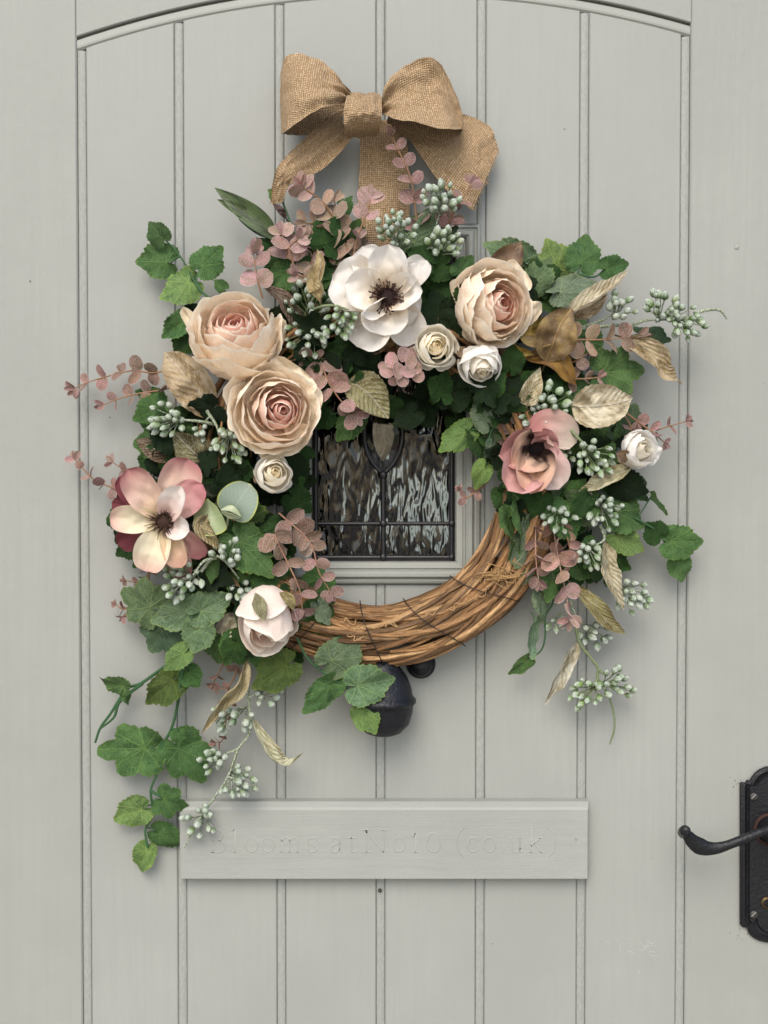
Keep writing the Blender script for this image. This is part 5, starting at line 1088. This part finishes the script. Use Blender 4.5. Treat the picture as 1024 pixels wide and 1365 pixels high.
# pink magnolia
def cm(t, s, tone):
    base = lerp3((.66, .54, .27), (.86, .79, .58), t * 2.5)
    if tone == 0: c = lerp3(base, (.68, .40, .36), (t - .66) * 2.2 + .22 * max(0, s))
    elif tone == 1: c = lerp3(lerp3((.72, .58, .34), (.80, .60, .48), t * 2), (.40, .15, .16), (t - .58) * 2.2 + .2 * abs(s))
    elif tone == 2: c = lerp3((.46, .26, .2), (.17, .045, .055), t * 1.6)
    elif tone == 3: c = lerp3((.74, .54, .48), (.82, .78, .72), (t - .25) * 2)
    elif tone == 4: c = lerp3(lerp3((.70, .50, .40), (.72, .42, .40), t * 1.6), (.46, .18, .19), (t - .55) * 2 + .3 * max(0, -s))
    else: c = lerp3((.72, .58, .38), (.62, .36, .28), (t - .4) * 1.6)
    return c
mg, C = openflower('pink_magnolia', 'large open pink and cream magnolia at the far left with a spiky brown centre', 'magnolia', 222, 694, 66, [
    (206,74,36,6,-10,-2,2),(162,78,28,6,-8,-3,2),(137,86,40,12,-8,-2,2),(316,70,30,6,-12,-3,4),(286,82,38,6,-14,-3,1),(70,88,58,16,-8,-1,1),(44,70,46,22,0,1,4),
    (123,82,48,34,4,4,1,0,.6),(176,70,40,30,2,5,0,0,.6),(251,70,50,30,-8,5,0,0,.6),(291,66,34,32,-4,4,5,0,.6),(60,54,38,54,16,7,3,0,.7),(340,38,36,50,14,7,3,0,.6)], cm, M_petal, 'open silk flowers')
b = MB(); b.ball(C + Vector((.001, -.010, 0)), .0105, 12, .009); b.build('flower_centre', plain('brown_flower_centre', (.045, .022, .014), .75, .3, 700, .5, 1.0, dist=.002), mg)
for j in range(60):
    a = fr.uniform(0, 6.283); r1_ = .012 * fr.uniform(.6, 1.1) * (1.55 if math.pi * .8 < a < math.pi * 1.7 else .95); h = fr.uniform(.014, .024)
    p0 = C + Vector((math.cos(a) * .005, -.012, math.sin(a) * .005)); p2 = C + Vector((math.cos(a) * r1_, -h, math.sin(a) * r1_)); p1 = (p0 + p2) / 2 + Vector((0, -.004, 0))
    b = MB(); b.tube([p0, p1, p2], (.0009, .0002), 4, n=6); b.build('stamen', M_stem, mg, color=fr.choice([(.05, .024, .016), (.08, .04, .025), (.03, .014, .01)]))
# pink cup flower
def cc_(t, s, tone):
    if tone == 0: return lerp3(lerp3((.02, .01, .008), (.74, .50, .36), (t - .34 - .08 * math.sin(s * 14)) * 3), (.66, .36, .29), (t - .65) * 2.2)
    if tone == 1: return lerp3((.03, .015, .01), (.60, .31, .29), (t - .3) * 2)
    if tone == 2: return lerp3((.62, .34, .32), (.66, .55, .50), (t - .3) * 1.6)
    return lerp3((.04, .02, .015), (.64, .36, .34), (t - .3) * 2)
cf, C = openflower('pink_cup_flower', 'deep pink cupped magnolia on the right with a black throat', 'magnolia', 712, 600, 50, [
    (188,56,60,78,30,0,1,0,.6),(234,68,66,76,22,0,3,0,.6),(298,60,58,76,14,0,2,0,.5),(345,32,62,80,30,0,3,0,.6),(118,30,64,80,34,2,1,0,.6),(62,26,58,80,24,2,3,0,.6),
    (208,48,62,80,34,5,0,0,.8),(259,60,56,80,14,6,0,0,.8)], cc_, M_petal, 'open silk flowers')
W = [P(700, 580, .062), P(732, 567, .070), P(769, 590, .062)]; b = MB(); blade(b, W, 48 * K(.06), 'petal', (-8, 4), cup=.2, crink=.06, nt=18, ns=13, rr=fr, colf=lambda t, s: lerp3((.62, .29, .27), (.66, .56, .46), (t - .3) * 1.7), ruff=.04); b.build('outer_petal', M_petal, cf, origin=W[0])
b = MB(); b.lathe([(0, .016), (.006, .015), (.011, .012), (.012, .0)], C, VIEW, 16); b.build('flower_centre', plain('black_throat', (.006, .004, .004), .9, .1), cf)
for j in range(30):
    a = fr.uniform(0, 6.283); r1_ = .012 * fr.uniform(.6, 1.2); p0 = C + Vector((math.cos(a) * .003, -.003, math.sin(a) * .003)); p2 = C + Vector((math.cos(a) * r1_, -.006 - .012 * fr.random(), math.sin(a) * r1_))
    b = MB(); b.tube([p0, (p0 + p2) / 2 + Vector((0, -.003, 0)), p2], (.0009, .0003), 4, n=5); b.build('stamen', M_stem, cf, color=(.012, .006, .005))
print('objects', len(bpy.data.objects), 'tris', sum(len(o.data.polygons) * 2 for o in bpy.data.objects if o.type == 'MESH'))
